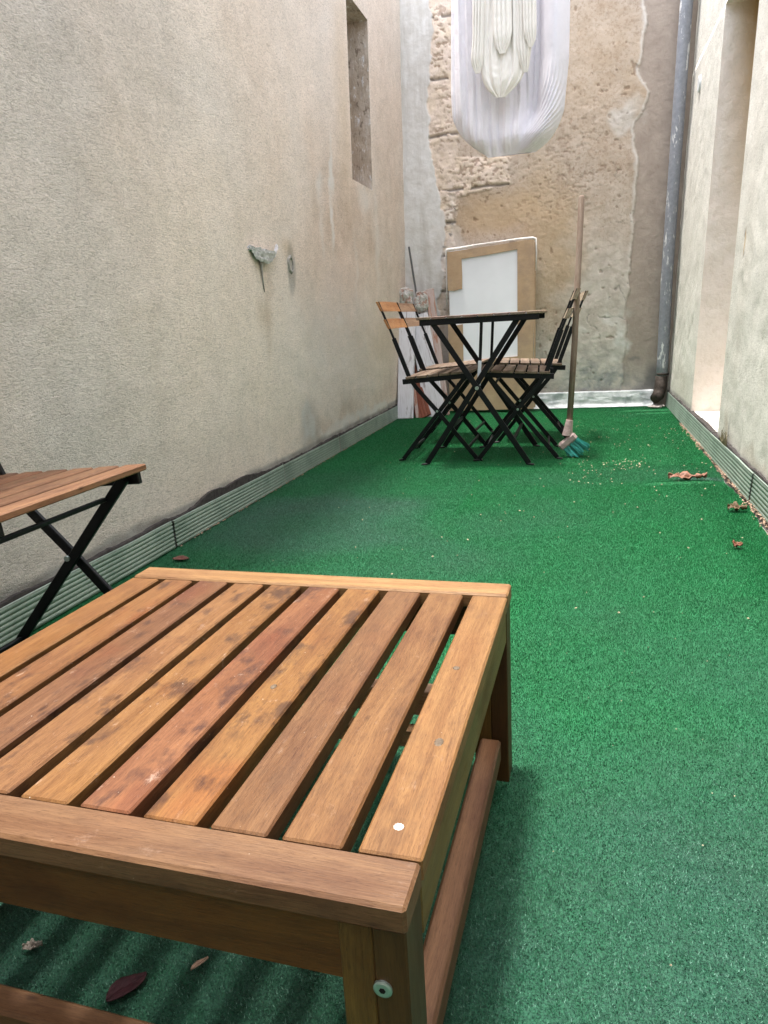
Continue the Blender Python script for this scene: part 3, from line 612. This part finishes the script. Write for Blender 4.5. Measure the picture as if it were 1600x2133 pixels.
b = MB(); b.beam((-hx+.05, hx-.022, .116), (hx-.05, hx-.022, .116), .030, .042, tone=(.33, .2, .11), **kt); b.build('stretcher', M_wood, ct)
# marks on the top: white paint drop, knots
M_paint = mat_simple('white_paint_drop', (.62, .59, .55), .5, 0, .4, .1)
M_knot = mat_simple('dark_knot', (.12, .085, .055), .6, 0, .3, .5, 200)
def disc(x, y, r, mat, name, e=1.0, h=.0006):
    b = MB(); k = 22; rr = [r*(1+.12*math.sin(3*i+x*50)) for i in range(k)]
    lx, ly = x+.419, y-.703
    ring1 = [(lx+rr[i]*math.cos(i*2*math.pi/k), ly+rr[i]*e*math.sin(i*2*math.pi/k), TZ+.0002) for i in range(k)]
    ring2 = [(lx+.8*rr[i]*math.cos(i*2*math.pi/k), ly+.8*rr[i]*e*math.sin(i*2*math.pi/k), TZ+.0002+h) for i in range(k)]
    b.add(ring1+ring2, [(i, (i+1) % k, k+(i+1) % k, k+i) for i in range(k)]+[tuple(range(k, 2*k))]); b.build(name, mat, top)
disc(-.1317, .470, .0046, M_paint, 'paint_drop')
disc(-.1366, .742, .0042, M_knot, 'knot'); disc(-.125, .592, .0045, M_knot, 'knot', 1.6)
disc(-.331, .663, .0035, M_knot, 'knot', 1.5); disc(-.2785, .4065, .0013, M_paint, 'paint_drop'); disc(-.27, .969+.012, .004, M_paint, 'paint_drop', .6)

# ------------------------------------------------------------------ folding bistro furniture
M_blk = mat_simple('black_powder_coat', (.006, .0065, .008), .42, 0, .22, .3, 120, .0004)
M_wchair = mat_wood('weathered_acacia', rough=.6)
G4 = 'folding bistro chairs round the far table'
WOODS = {'orange': (.38, .19, .08), 'grey': (.20, .15, .11), 'near': (.215, .112, .058)}
def make_chair(loc, rz, label, tone, tone_b, group, sw=.0500, tv=.1):
    t = thing('folding_chair', label, 'folding chair', loc, rz, group)
    Ys = .188
    for s in (-1, 1):
        y = s*Ys; b = MB()
        b.path([(-.275, y, .80), (-.245, y, .72), (-.203, y, .615)], .006, .016, (0, 1, 0) if 0 else (1, 0, 0)) if 0 else None
        b.path([(-.276, y, .80), (-.203, y, .615)], .011, .008, (0, 1, 0))
        b.path([(-.205, y, .62), (-.135, y, .425), (-.102, y, .375), (0.0, y, .255), (.196, y, .010)], .021, .010, (0, 1, 0))
        b.beam((.190, y, .008), (.222, y, .004), .020, .008); b.build('long_leg', M_blk, t)
        y2 = s*(Ys-.016); b = MB()
        b.path([(.150, y2, .428), (-.190, y2, .010)], .021, .010, (0, 1, 0)); b.beam((-.186, y2, .007), (-.214, y2, .004), .020, .008); b.build('short_leg', M_blk, t)
        b = MB(); b.beam((-.172, s*(Ys-.004), .406), (.176, s*(Ys-.004), .428), .012, .026); b.build('seat_rail', M_blk, t)
        b = MB(); b.tube([(0.0, s*(Ys-.026), .255), (0, s*(Ys+.008), .255)], .006, 8); b.build('rivet', M_steel, t)
    b = MB(); b.beam((-.150, -Ys+.01, .055), (-.150, Ys-.01, .055), .010, .016); b.build('cross_bar', M_blk, t)
    b = MB(); b.beam((.105, -Ys+.02, .385), (.105, Ys-.02, .385), .010, .009); b.build('cross_bar', M_blk, t)
    b = MB(); b.beam((.150, -Ys, .066), (.150, Ys, .066), .010, .016); b.build('cross_bar', M_blk, t)
    b = MB()
    for i in range(6):
        x0 = -.128+i*.0575; z = .4195+.0635*(x0+.14)+.006
        b.beam((x0, -.203, z), (x0, .203, z), sw, .013, tone=tuple(c*(1+tv*(-1, .8, -.3, 1, -.7, .5)[i]) for c in tone), stain=.4, up=(-.0635, 0, 1), ch=.002)
    b.build('seat', M_wchair, t)
    for (zc, xc) in ((.776, -.267), (.690, -.233)):
        b = MB(); N = 10; vs = []; gs = []; fs = []; of = random.uniform(-5, 5)
        for k in range(N+1):
            y = -.200+.40*k/N; cv = -.014*(1-(y/.2)**2)
            for (dx, dz) in ((.007, -.022), (.007-.005, .024), (-.005-.005, .024), (-.005, -.022)):
                dz2 = dz+(.0 if dz < 0 else .004*(1-(y/.2)**2)); q = (xc+cv+dx-dz*.35+.0, y, zc+dz2); vs.append(q); gs.append((y+of, dz, dx+of))
        for k in range(N):
            for i in range(4):
                fs.append((k*4+i, k*4+(i+1) % 4, (k+1)*4+(i+1) % 4, (k+1)*4+i))
        fs += [(3, 2, 1, 0), (N*4, N*4+1, N*4+2, N*4+3)]
        b.add(vs, fs, gs, tone_b, .2); b.build('back_slat', M_wchair, t)
    return t
c1 = make_chair((-.700, 3.705, 0), 0, 'folding chair left of the far table with bright orange-brown back slats', WOODS['grey'], WOODS['orange'], G4)
c2 = make_chair((-.740, 4.235, 0), math.radians(-2), 'folding chair behind the orange-slatted one, back slats duller, next to the leaning boards', WOODS['grey'], (.33, .22, .14), G4)
c3 = make_chair((-.311, 3.705, 0), math.radians(183), 'folding chair right of the far table, its back beside the broom handle', WOODS['grey'], (.30, .25, .18), G4)
c4 = dup(c3, (-.275, 4.235, 0), math.radians(184.5), 'folding chair furthest back on the right, half hidden behind the one by the broom')
c5 = make_chair((-1.050, 1.035, 0), 0, 'near folding chair at the left photo edge with clean reddish wooden seat', WOODS['near'], WOODS['near'], 'folding bistro chairs', .0445, .16)
del c5['group']; c5.scale = (1.10, 1, 1)
M_glint = mat_simple('pale_brace_glint', (.62, .64, .70), .45, .2, .5, .1)  # pale colour for light reflected off the near brace
# table
ft = thing('folding_table', 'small black framed folding table with wooden slats between the far chairs', 'folding table', (-.468, 3.65, 0))
TH = .712
for s in (-1, 1):
    y = s*.250; b = MB()
    b.path([(-.214, y, TH-.03), (.228, y, .010)], .026, .011, (0, 1, 0)); b.beam((.222, y, .008), (.252, y, .004), .022, .008); b.build('leg', M_blk, ft)
    b = MB(); y2 = s*.236
    b.path([(.178, y2, TH-.03), (-.272, y2, .010)], .026, .011, (0, 1, 0)); b.beam((-.268, y2, .007), (-.300, y2, .004), .022, .008); b.build('leg', M_blk, ft)
    b = MB(); b.beam((-.276, s*.262, TH-.022), (.276, s*.262, TH-.022), .008, .030); b.beam((-.276, s*.252, TH-.036), (.276, s*.252, TH-.036), .026, .004)
    for k in range(8): b.tube([(-.245+k*.07, s*.2655, TH-.018), (-.245+k*.07, s*.2675, TH-.018)], .005, 8)
    b.build('side_rail', M_blk, ft)
    b = MB(); b.beam((-.006, s*.225, .375), (.012, s*.225, TH-.026), .014, .010, up=(0, 1, 0)); b.build('brace', M_blk, ft)
    if s < 0:
        b = MB(); b.beam((-.007, -.2315, .385), (.001, -.2315, .50), .017, .003, up=(0, 1, 0)); b.build('brace_glint', M_glint, ft)  # added strip painting the reflected light on the lower brace
    b = MB(); b.tube([(-.012, s*.246-.02, .375), (-.012, s*.246+.02, .375)], .009, 10); b.build('rivet', M_steel, ft)
b = MB(); b.beam((-.165, -.24, .170), (-.165, .24, .170), .012, .018); b.build('cross_bar', M_blk, ft)
b = MB(); b.beam((.155, -.24, .125), (.155, .24, .125), .012, .018); b.build('cross_bar', M_blk, ft)
b = MB()
for k in range(8): b.beam((-.2555+k*.073, -.276, TH-.005), (-.2555+k*.073, .276, TH-.005), .066, .013, tone=tuple(c*random.uniform(.85, 1.1) for c in (.24, .18, .14)), stain=.5, ch=.002)
b.build('tabletop', M_wchair, ft)

# ------------------------------------------------------------------ panel wrapped in cardboard leaning on the far wall
n = NT('cardboard'); P_ = n.obj(); a = n.noise(P_, 12, 5, .6); f = n.noise(n.scale(P_, (20, 20, 220)), 1, 3, .6)
c_ = n.mix(n.rmap(a, .35, .65), (.43, .31, .20), (.36, .25, .155)); c_ = n.mix(n.rmap(f, .5, .6, 0, .25), c_, (.30, .2, .12)); c_ = n.mix(n.rmap(n.noise(P_, 5, 6, .7), .5, .62, 0, .55), c_, (.27, .2, .15))
M_card = n.fin(c_, .85, n.bump(f, .3, .001), .2)
M_white = mat_simple('white_board', (.74, .76, .80), .55, 0, .3, .06, 6, .001)
M_foam = mat_simple('white_foam_wrap', (.72, .70, .68), .6, 0, .3, .25, 30, .006)
pn_ = thing('wrapped_panel', 'white panel with cardboard edge protection leaning on the far wall', 'panel', (-.655, 5.38, 0), 0)
pn_.rotation_euler = (math.radians(-4.6), 0, 0)
def box(b, x0, x1, y0, y1, z0, z1, **k): b.beam(((x0+x1)/2, (y0+y1)/2, z0), ((x0+x1)/2, (y0+y1)/2, z1), x1-x0, y1-y0, up=(0, 1, 0), **k)
b = MB(); box(b, -.305, .305, -.012, .022, .02, 1.185, ch=.004); b.build('board', M_white, pn_)
b = MB()
def card(poly): b.prism(poly, lambda x, z: (x, -.022, z), lambda x, z: (x, -.0125, z))
card([(-.312, 1.172), (-.314, 1.05), (-.310, .902), (-.262, .897), (-.222, .906), (-.206, .906), (-.204, 1.0), (-.207, 1.118), (-.02, 1.131), (.195, 1.152), (.195, 1.204), (.04, 1.192), (-.1, 1.186), (-.22, 1.177)])
b.build('cardboard_top', M_card, pn_)
b = MB(); card([(.1955, 1.202), (.1955, .02), (.312, .02), (.308, .5), (.313, .8), (.309, 1.196), (.305, 1.206), (.25, 1.209)]); box(b, .3125, .322, -.02, .03, .03, 1.19); b.build('cardboard_side', M_card, pn_)
b = MB(); card([(-.315, .66), (-.315, .02), (.195, .02), (.195, .405), (-.205, .385), (-.205, .655), (-.26, .648)]); b.build('cardboard_base', M_card, pn_)
b = MB(); pts = [(-.325, -.005, .80), (-.322, -.005, .95), (-.322, -.006, 1.1), (-.320, -.008, 1.182), (-.312, -.008, 1.19), (-.24, -.006, 1.192), (-.1, -.006, 1.207), (.05, -.006, 1.216), (.2, -.007, 1.222), (.30, -.008, 1.222), (.323, -.006, 1.215), (.328, 0, 1.12), (.324, 0, 1.0)]
b.tube(pts, [.003, .005, .006, .011, .013, .012, .007, .005, .008, .010, .009, .006, .003], 9); b.build('foam_edge', M_foam, pn_, True)

# ------------------------------------------------------------------ boards and rubble leaning in the left corner
def mat_paintwood(name, c1_, c2_, thr):
    n = NT(name); g = n.attr('gc', 'Vector'); a = n.noise(n.scale(g, (5, 30, 30)), 1, 6, .7, .5); f = n.noise(n.scale(g, (10, 260, 260)), 1, 4, .6)
    c = n.mix(n.rmap(a, thr, thr+.08), c1_, c2_); c = n.mix(n.rmap(f, .5, .66, 0, .45), c, n.mix(1, c, (.5, .45, .42), 'MULTIPLY'))
    return n.fin(c, .85, n.bump(f, .6, .002), .2)
M_pw = mat_paintwood('peeling_white_paint', (.66, .65, .68), (.36, .33, .33), .56)
M_pk = mat_paintwood('pinkish_weathered_board', (.50, .40, .37), (.42, .22, .16), .5)
M_rd = mat_paintwood('red_brown_board', (.24, .085, .055), (.33, .16, .12), .55)
def lean(name, p0, p1, w, t, mat, label, cat, up=(0, -1, 0), ch=.002, parts=None):
    b = MB(); b.beam(p0, p1, w, t, up=up, ch=ch); return tag(b.build(name, mat), label, cat)
lean('leaning_board', (-1.262, 5.12, .002), (-1.262, 5.36, .80), .120, .022, M_pw, 'broad white peeling board standing nearest the left wall corner', 'board')
lean('leaning_board', (-1.045, 5.20, .002), (-1.195, 5.40, .74), .150, .020, M_pw, 'whitish leaning board behind the dull-slatted chair, right of the broad white one', 'board')
lean('leaning_board', (-.985, 5.27, .002), (-1.105, 5.44, .92), .060, .024, M_pk, 'narrow pinkish leaning board nearest the wrapped panel, tallest of the boards', 'board')
def grooved(p0, p1, w, t):
    b = MB(); p0 = Vector(p0); p1 = Vector(p1); a = (p1-p0).normalized(); sd = a.cross(Vector((0, -1, 0))).normalized()
    for k in range(5): o_ = sd*((k-2)*w/5); b.beam(p0+o_, p1+o_, w/5-.004, t, up=(0, -1, 0), ch=.002)
    up_ = sd.cross(a).normalized()
    b.beam(p0-up_*.004, p1-up_*.004, w-.006, t*.5, up=(0, -1, 0), ch=.001)
    return b
tag(grooved((-1.130, 5.16, .002), (-1.335, 5.42, .50), .125, .018).build('grooved_board', M_rd), 'red-brown grooved decking board slanting behind the left far chairs', 'board')
lean('leaning_board', (-1.175, 5.15, .002), (-1.275, 5.345, .64), .022, .020, M_pk, 'thin dark-edged batten between the broad white board and the red grooved board', 'board')
n = NT('broken_masonry'); P_ = n.obj(); a = n.noise(P_, 26, 6, .7, .4); v_ = n.voro(P_, 34)
c_ = n.mix(n.rmap(a, .42, .5), (.42, .27, .22), (.55, .53, .50)); c_ = n.mix(n.rmap(v_, .1, .25, .7, 0), c_, (.62, .60, .56)); c_ = n.mix(n.rmap(a, .6, .66), c_, (.2, .17, .16))
M_mas = n.fin(c_, .95, n.bump(a, 1, .02), .1)
def rock(name, loc, sc, seed, label, cat='rubble'):
    import bmesh
    bm = bmesh.new(); bmesh.ops.create_cube(bm, size=1.7); bmesh.ops.subdivide_edges(bm, edges=bm.edges, cuts=9, use_grid_fill=True)
    for v in bm.verts:
        p = v.co.copy(); q = p*(1/max(.001, (abs(p.x)**5+abs(p.y)**5+abs(p.z)**5)**.2))*.85
        nn = float(fbm(np.array([q.x*1.6+seed]), np.array([q.y*1.6+q.z*2.3]), seed, 4)[0])-.5; v.co = Vector((q.x*sc[0], q.y*sc[1], q.z*sc[2]))*(1+.9*nn)
    me = bpy.data.meshes.new(name); bm.to_mesh(me); bm.free(); o = link(name, me, M_mas); o.location = loc; return tag(o, label, cat)
rock('broken_block', (-1.275, 5.375, .875), (.068, .045, .066), 3, 'pinkish broken masonry lump on top of the broad white board')
rock('broken_block', (-1.165, 5.425, .845), (.058, .04, .085), 8, 'reddish broken masonry lump above the second leaning board, right of the pinkish lump')
b = MB(); b.tube([(-1.262, 5.335, .70), (-1.262, 5.338, .775)], [.034, .034], 18); b.build('w', M_white) if 0 else None
cup = MB(); cup.tube([(-1.268, 5.285, .705), (-1.268, 5.285, .785)], [.030, .034], 20)
b = MB(); b.tube([(-1.11, 5.40, .0), (-1.17, 5.43, .60), (-1.262, 5.50, 1.235)], .0075, 8)
tag(b.build('thin_pole', mat_simple('dark_grey_rod', (.13, .13, .13), .5, .3)), 'thin dark pole leaning into the left corner above the boards', 'pole')

# ------------------------------------------------------------------ broom
bm_ = thing('broom', 'broom with a weathered wooden handle and teal bristles beside the chairs', 'broom', (-.05, 3.6, 0))
M_hand = mat_wood('weathered_broom_handle', rough=.7)
b = MB(); b.tube([(-.010, .010, .135), (.012, .035, .55), (.036, .065, 1.205), (.036, .065, 1.213)], [.0145, .0145, .0135, .009], 16, tone=(.25, .195, .155)); b.build('handle', M_hand, bm_, True)
M_head = mat_simple('worn_pinkish_broom_head', (.42, .32, .30), .85, 0, .2, .4, 60, .003)
b = MB(); b.tube([(-.007, .0, .185), (-.013, -.003, .145), (-.018, -.004, .11)], [.017, .021, .026], 14)
b.beam((-.052, -.004, .048), (.022, -.006, .112), .044, .040, up=(-.62, 0, .75), ch=.008); b.build('head', M_head, bm_)
n = NT('teal_bristle'); a = n.noise(n.obj(), 160, 4, .7)
M_br = n.fin(n.mix(n.rmap(a, .35, .65), (.006, .15, .125), (.022, .30, .25)), .5, None, .4)
b = MB()
dn = Vector((.66, 0, -.75)).normalized(); tg = Vector((.75, 0, .66))
for k in range(34):
    s_ = -1+2*((k % 9)+.5)/9+rng.uniform(-.05, .05); t_ = -1+2*((k//9)+.5)/4
    bend = Vector((rng.normal()*.007, rng.normal()*.005, rng.normal()*.006)); Lk = .086*(1+rng.uniform(-.10, .07))
    for q in range(16):
        p0 = Vector((-.012+s_*.032, -.005+t_*.016, .078+s_*.028))+Vector((rng.normal(), rng.normal(), rng.normal()))*.0016
        p2 = p0+dn*Lk*(1+rng.uniform(-.05, .03))+tg*s_*.022+Vector((0, t_*.026, 0))+bend+Vector((rng.normal(), rng.normal(), rng.normal()))*.0024
        p2.z = max(p2.z, .006+rng.random()*.006); p1 = (p0+p2)/2+dn*.003-bend*.3
        b.tube([p0, p1, p2], [.0015, .0013, .0009], 3, cap=False)
b.build('bristles', M_br, bm_)

# ------------------------------------------------------------------ laundry on lines above the far table
n = NT('white_cotton_sheet'); P_ = n.obj(); f = n.noise(n.scale(P_, (1, 1, .45)), 95, 6, .72, .8); a = n.noise(P_, 14, 4, .6)
M_sheet = n.fin(n.mix(n.rmap(a, .3, .7), (.83, .81, .87), (.77, .75, .81)), .85, n.bump(n.math('ADD', f, a), .8, .006), .2)
n.set(n.b, 'Sheen Weight', .15)
tl_ = n.t.nodes.new('ShaderNodeBsdfTranslucent'); tl_.inputs[0].default_value = (.72, .66, .62, 1); mx_ = n.t.nodes.new('ShaderNodeMixShader'); mx_.inputs[0].default_value = .03
n.t.links.new(n.b.outputs[0], mx_.inputs[1]); n.t.links.new(tl_.outputs[0], mx_.inputs[2]); n.t.links.new(mx_.outputs[0], n.out.inputs[0])
n = NT('cream_cotton'); a = n.noise(n.obj(), 30, 4, .6)
M_cream = n.fin(n.mix(n.rmap(a, .3, .7), (.84, .81, .78), (.80, .77, .73)), .85, n.bump(a, .3, .003), .2)
def cloth(name, label, y0, left, right, T, fold, zt, zb, mat, k=1.0, nz=300, nu=170):
    sc = lambda pts: ([.7+(p[1]-.7)*k for p in pts][::-1], [p[0]*k for p in pts][::-1])
    zb = .7+(zb-.7)*k if k != 1 else zb
    z = np.linspace(zb, zt, nz)
    zl, xl = sc(left); zr, xr = sc(right); XLf = np.interp(z, zl, xl); XRf = np.interp(z, zr, xr)
    ker = np.ones(9)/9
    XLf = np.convolve(np.pad(XLf, 4, 'edge'), ker, 'valid'); XRf = np.convolve(np.pad(XRf, 4, 'edge'), ker, 'valid')
    a = np.linspace(-1, 1, nu); uu = np.sin(a*np.pi/2)
    Xc = (XLf+XRf)[:, None]/2+(XRf-XLf)[:, None]/2*uu[None, :]; Zc = z[:, None]+0*Xc
    edge = np.sqrt(np.maximum(1-uu**4, 0))[None, :]*sstep(zb-.012, zb+.085, Zc)**.7
    f = fold(Xc, Zc, XLf[:, None], XRf[:, None])
    topn = 1-sstep(zt-.10, zt, Zc)*.9
    Pf = np.stack([Xc, y0-(T+f)*edge*topn, Zc], -1); Pb = np.stack([Xc, y0+(T*.8+f*.3)*edge*topn, Zc], -1)
    P = np.concatenate([Pf, Pb[:, ::-1][:, 1:]], 1)
    o = grid_mesh(name, P, mat, flip=False); return tag(o, label, 'laundry')
def fold_sheet(X, Z, L, Rr):
    r = Rr-X; zb = Z-1.52
    n_ = fbm(X*6, Z*2.2, 301)-.5
    left = .013*np.sin(X*2*np.pi/.060+n_*6)+.0045*np.sin(X*2*np.pi/.023+n_*7)+.018*np.sin(X*2*np.pi/.19+1.2)
    tube = .075*np.exp(-((r-.055)/.055)**2)
    rr = np.minimum(r, (zb+.03)*.8)          # distance following the rounded corner
    d2 = np.sqrt(np.maximum(r-.0, 0)**2)+.10*np.exp(-((Z-1.66)/.13)**2)*np.clip(r/.1, 0, 2)
    crease = .0070*np.sin(2*np.pi*(r*.9-.55*np.maximum(1.86-Z, 0)**1.5*1.2)/.017+n_*3)*np.exp(-((r-.07)/.09)**2)*sstep(2.0, 1.75, Z)
    valley = -.075*np.exp(-((r-.155)/.030)**2)*sstep(1.60, 1.75, Z)-.030*np.exp(-((r-.24)/.06)**2)*sstep(1.6, 1.75, Z)
    leftfold = .040*np.exp(-((X-L-.05)/.05)**2)*sstep(1.56, 1.80, Z)
    wl_ = sstep(.10, .22, r)
    return left*wl_*.8+tube+crease+valley+leftfold
sheet = cloth('hanging_sheet', 'large white sheet hanging in a deep loop high over the far table', 4.20,
      [(-.675, 2.9), (-.680, 2.289), (-.695, 1.846), (-.691, 1.73), (-.664, 1.67), (-.636, 1.63), (-.59, 1.585), (-.547, 1.556), (-.52, 1.535), (-.50, 1.525)],
      [(-.085, 2.9), (-.083, 2.2), (-.086, 1.94), (-.109, 1.704), (-.135, 1.64), (-.17, 1.585), (-.215, 1.545), (-.268, 1.522), (-.33, 1.521)], .05, fold_sheet, 2.76, 1.524, M_sheet)
def fold_strip(f1, f2, seed, loopz, lc, lr):
    def f(X, Z, L, Rr):
        n_ = fbm(X*9, Z*3, seed)-.5; lo = sstep(loopz+.16, loopz, Z); w_ = np.maximum(Rr-L, .01); q = (X-L)/w_
        vert = f1*np.sin(2*np.pi*(q*4.2+n_*.8))+f1*.5*np.sin(2*np.pi*(q*8.3+n_*1.4)+1)
        rad = np.sqrt(((X-lc)*1.15)**2+(np.minimum(Z-loopz-lr, 0)*.7)**2)
        return vert*(1-lo*.25)+f2*np.sin(2*np.pi*rad/.024+n_*3.5)*lo
    return f
cr = thing('draped_cream_cloth', 'smaller cream cloth draped in folds in front of the big white sheet', 'laundry', (0, 0, 0))
for (yy0, lf, rt, T_, ff, zb_) in (
    (4.03, [(-.50, 2.95), (-.505, 2.27), (-.53, 2.05), (-.535, 1.95), (-.525, 1.89), (-.500, 1.845), (-.47, 1.82), (-.448, 1.806)],
           [(-.30, 2.95), (-.305, 2.2), (-.300, 2.05), (-.298, 1.95), (-.315, 1.89), (-.345, 1.855), (-.375, 1.83), (-.418, 1.804)], .026, fold_strip(.010, .0010, 11, 1.86, -.43, .10), 1.806),
    (4.00, [(-.572, 2.95), (-.570, 2.3), (-.574, 2.1), (-.585, 2.0), (-.580, 1.965), (-.562, 1.938)],
           [(-.50, 2.95), (-.505, 2.3), (-.515, 2.1), (-.520, 2.0), (-.530, 1.95), (-.545, 1.932)], .020, fold_strip(.007, .0005, 12, 1.95, -.54, .06), 1.934),
    (4.01, [(-.36, 2.95), (-.352, 2.3), (-.345, 2.15), (-.350, 2.03), (-.335, 1.96), (-.325, 1.925), (-.31, 1.908)],
           [(-.262, 2.95), (-.262, 2.3), (-.268, 2.1), (-.272, 2.02), (-.280, 1.97), (-.285, 1.93), (-.295, 1.908)], .022, fold_strip(.008, .0006, 13, 1.95, -.31, .07), 1.906),
    (3.975, [(-.322, 2.95), (-.318, 2.3), (-.315, 2.16), (-.312, 2.09), (-.300, 2.045), (-.285, 2.022)],
           [(-.249, 2.95), (-.249, 2.3), (-.247, 2.12), (-.249, 2.06), (-.258, 2.03), (-.272, 2.018)], .018, fold_strip(.007, .0006, 14, 2.06, -.28, .06), 2.018),
    (3.985, [(-.465, 2.95), (-.465, 2.3), (-.467, 2.10), (-.455, 2.04), (-.435, 2.012)],
           [(-.372, 2.95), (-.372, 2.3), (-.370, 2.10), (-.385, 2.04), (-.410, 2.010)], .016, fold_strip(.007, .0008, 15, 2.05, -.42, .07), 2.008)):
    o = cloth('cloth_fold', '-', yy0, lf, rt, T_, ff, 2.74, zb_, M_cream, k=yy0/4.2, nz=200, nu=70); o.parent = cr
    del o['label']; del o['category']
M_line = mat_simple('plastic_line', (.35, .38, .36), .5)
for (yl, zl, lb) in ((4.20, 2.755, 'clothes line carrying the large white sheet'), (4.02, 2.795, 'clothes line carrying the smaller cream cloth')):
    b = MB(); pts = [(x_, yl, zl-.03*(1-((x_+.35)/1.0)**2)+.0) for x_ in np.linspace(XLz(zl)-.02, XRz(zl)+.02, 24)]
    b.tube(pts, .0022, 6); tag(b.build('clothes_line', M_line, None, True), lb, 'clothes line')

# ------------------------------------------------------------------ litter on the turf
def leaf(name, loc, L, W, rz, col, label, curl=.3, tip=1.0, var=.4):
    n = NT(name+'_tissue'); P_ = n.obj(); a = n.noise(P_, 120, 5, .65)
    m_ = n.fin(n.mix(n.rmap(a, .35, .65), col, tuple(c*(1-var) for c in col)), .6, n.bump(a, .6, .002), .35)
    u = np.linspace(0, 1, 26)[:, None]; v = np.linspace(-1, 1, 13)[None, :]
    wd = W/2*np.sin(np.pi*np.clip(u*.97+.015, 0, 1)**.9)**.75
    wd = wd*(1+(fbm(u*9, u*0, int(L*1e4))-.5)*1.3*min(curl, .8))
    X_ = (u-.5)*L+0*v; Y_ = wd*v+(curl > .55)*.5*W*(fbm(u*5+v*0, v*2+u*0, 15)-.5)+.1*W*np.sin(u*5); Z_ = .004+curl*W*.5*(v**2)*np.sin(np.pi*u)+(.12+.9*(curl > .55))*W*(fbm(u*6+v*0, v*2+u*0, 5)-.38)+curl*L*.10*(2*u-1)**2-.0022*np.exp(-(v/.12)**2)
    o = grid_mesh(name, np.stack([X_, Y_, Z_], -1), m_); o.location = loc; o.rotation_euler = (0, 0, rz)
    sm = o.modifiers.new('t', 'SOLIDIFY'); sm.thickness = .0008
    return tag(o, label, 'leaf')
leaf('dead_leaf', (-.478, .518, .003), .046, .024, math.radians(62), (.060, .012, .018), 'dark purple leaf lying under the slatted wooden table', .1)
leaf('dead_leaf', (-.412, .562, .003), .022, .006, math.radians(60), (.50, .33, .24), 'tiny tan leaf under the table beside the dark purple leaf', .5)
leaf('dead_leaf', (-.622, .540, .003), .022, .010, math.radians(30), (.30, .26, .22), 'pale shrivelled scrap under the table at the left photo edge', .6)
leaf('dead_leaf', (-1.232, 1.905, .004), .055, .036, math.radians(10), (.15, .055, .04), 'brown oval leaf by the left flashing behind the wooden table', .15)
leaf('dead_leaf', (.519, 2.588, .005), .062, .034, math.radians(5), (.12, .075, .035), 'dark crumpled leaf near the right wall, between bark piece and photo edge', .7)
leaf('dead_leaf', (.444, 2.176, .004), .030, .022, math.radians(40), (.17, .06, .03), 'small brown leaf curl nearest the right photo edge', .8)
leaf('bark_piece', (.420, 3.066, .006), .150, .040, math.radians(6), (.26, .115, .070), 'reddish brown curl of bark lying near the right wall', .6, var=.6)['category'] = 'bark'
def crumbs(name, pts, mat, label):
    b = MB()
    for (x, y, z, r) in pts:
        q = [Vector(d)*r*random.uniform(.6, 1.25) for d in ((1, 0, 0), (0, 1, 0), (-1, 0, 0), (0, -1, 0), (0, 0, .8), (0, 0, -.6))]; c0 = Vector((x, y, z)); an = random.uniform(0, 3)
        M_ = Matrix.Rotation(an, 3, 'Z') @ Matrix.Rotation(random.uniform(-.5, .5), 3, 'X')
        b.add([c0+M_ @ p for p in q], [(0, 1, 4), (1, 2, 4), (2, 3, 4), (3, 0, 4), (1, 0, 5), (2, 1, 5), (3, 2, 5), (0, 3, 5)])
    o = b.build(name, mat); tag(o, label, 'crumbs'); o['kind'] = 'stuff'; return o
M_cr = mat_simple('pale_plaster_crumb', (.50, .41, .28), .9, 0, .2, .55, 60)
M_cr2 = mat_simple('tan_debris', (.52, .36, .26), .9, 0, .2, .55, 25, .004)
pts = [(rng.normal(.20, .045), rng.normal(3.36, .06), .009, rng.uniform(.002, .0048)) for _ in range(38)]+[(rng.normal(.06, .05), rng.normal(3.22, .10), .009, rng.uniform(.0018, .0042)) for _ in range(26)]
pts += [(rng.uniform(-1.0, .5), rng.uniform(1.6, 5.3), .008, rng.uniform(.0016, .0042)) for _ in range(150)]+[(rng.uniform(-.1, .56), rng.uniform(2.7, 4.6), .008, rng.uniform(.002, .0045)) for _ in range(90)]
pts += [(rng.uniform(-.06, .5), rng.uniform(.6, 1.8), .007, rng.uniform(.0007, .0016)) for _ in range(40)]
crumbs('plaster_crumbs', pts, M_cr, 'pale crumbs scattered over the green turf')
pts = []
for _ in range(1000):
    y = rng.uniform(1.9, 4.6); wdt = .018+.02*fbm(np.array([y*4]), np.array([.5]), 77)[0]; x = .592-abs(rng.normal(0, .45))*wdt-.004
    pts.append((x, y, .006+rng.random()*.006, rng.uniform(.0015, .0052)))
for _ in range(260):
    y = rng.uniform(2.0, 5.0); pts.append((-1.322+abs(rng.normal(0, .008)), y, .007, rng.uniform(.0015, .005)))
crumbs('wall_debris', pts, M_cr2, 'tan flakes of plaster gathered along the wall feet')
pts = [(rng.normal(.51, .02), rng.normal(5.40, .02), .012, rng.uniform(.004, .014)) for _ in range(60)]
crumbs('pipe_foot_rubble', pts, mat_simple('mixed_rubble', (.45, .40, .38), .9, 0, .2, .6, 30), 'small rubble round the foot of the downpipe')
# little dry weeds in the right skirting
b = MB()
for k in range(26):
    x0, y0 = XRz(.11)-.012, 3.30+rng.normal()*.035; z0 = .108; h_ = rng.uniform(.02, .07)
    p = [(x0, y0, z0), (x0-.004+rng.normal()*.004, y0+rng.normal()*.006, z0+h_*.5), (x0-.006+rng.normal()*.008, y0+rng.normal()*.012, z0+h_)]
    b.tube(p, [.0018, .0014, .0006], 4)
tag(b.build('dry_weed', mat_simple('dry_weed_stalks', (.20, .17, .10), .8)), 'tuft of dry weed stalks growing from the right wall foot', 'weed')
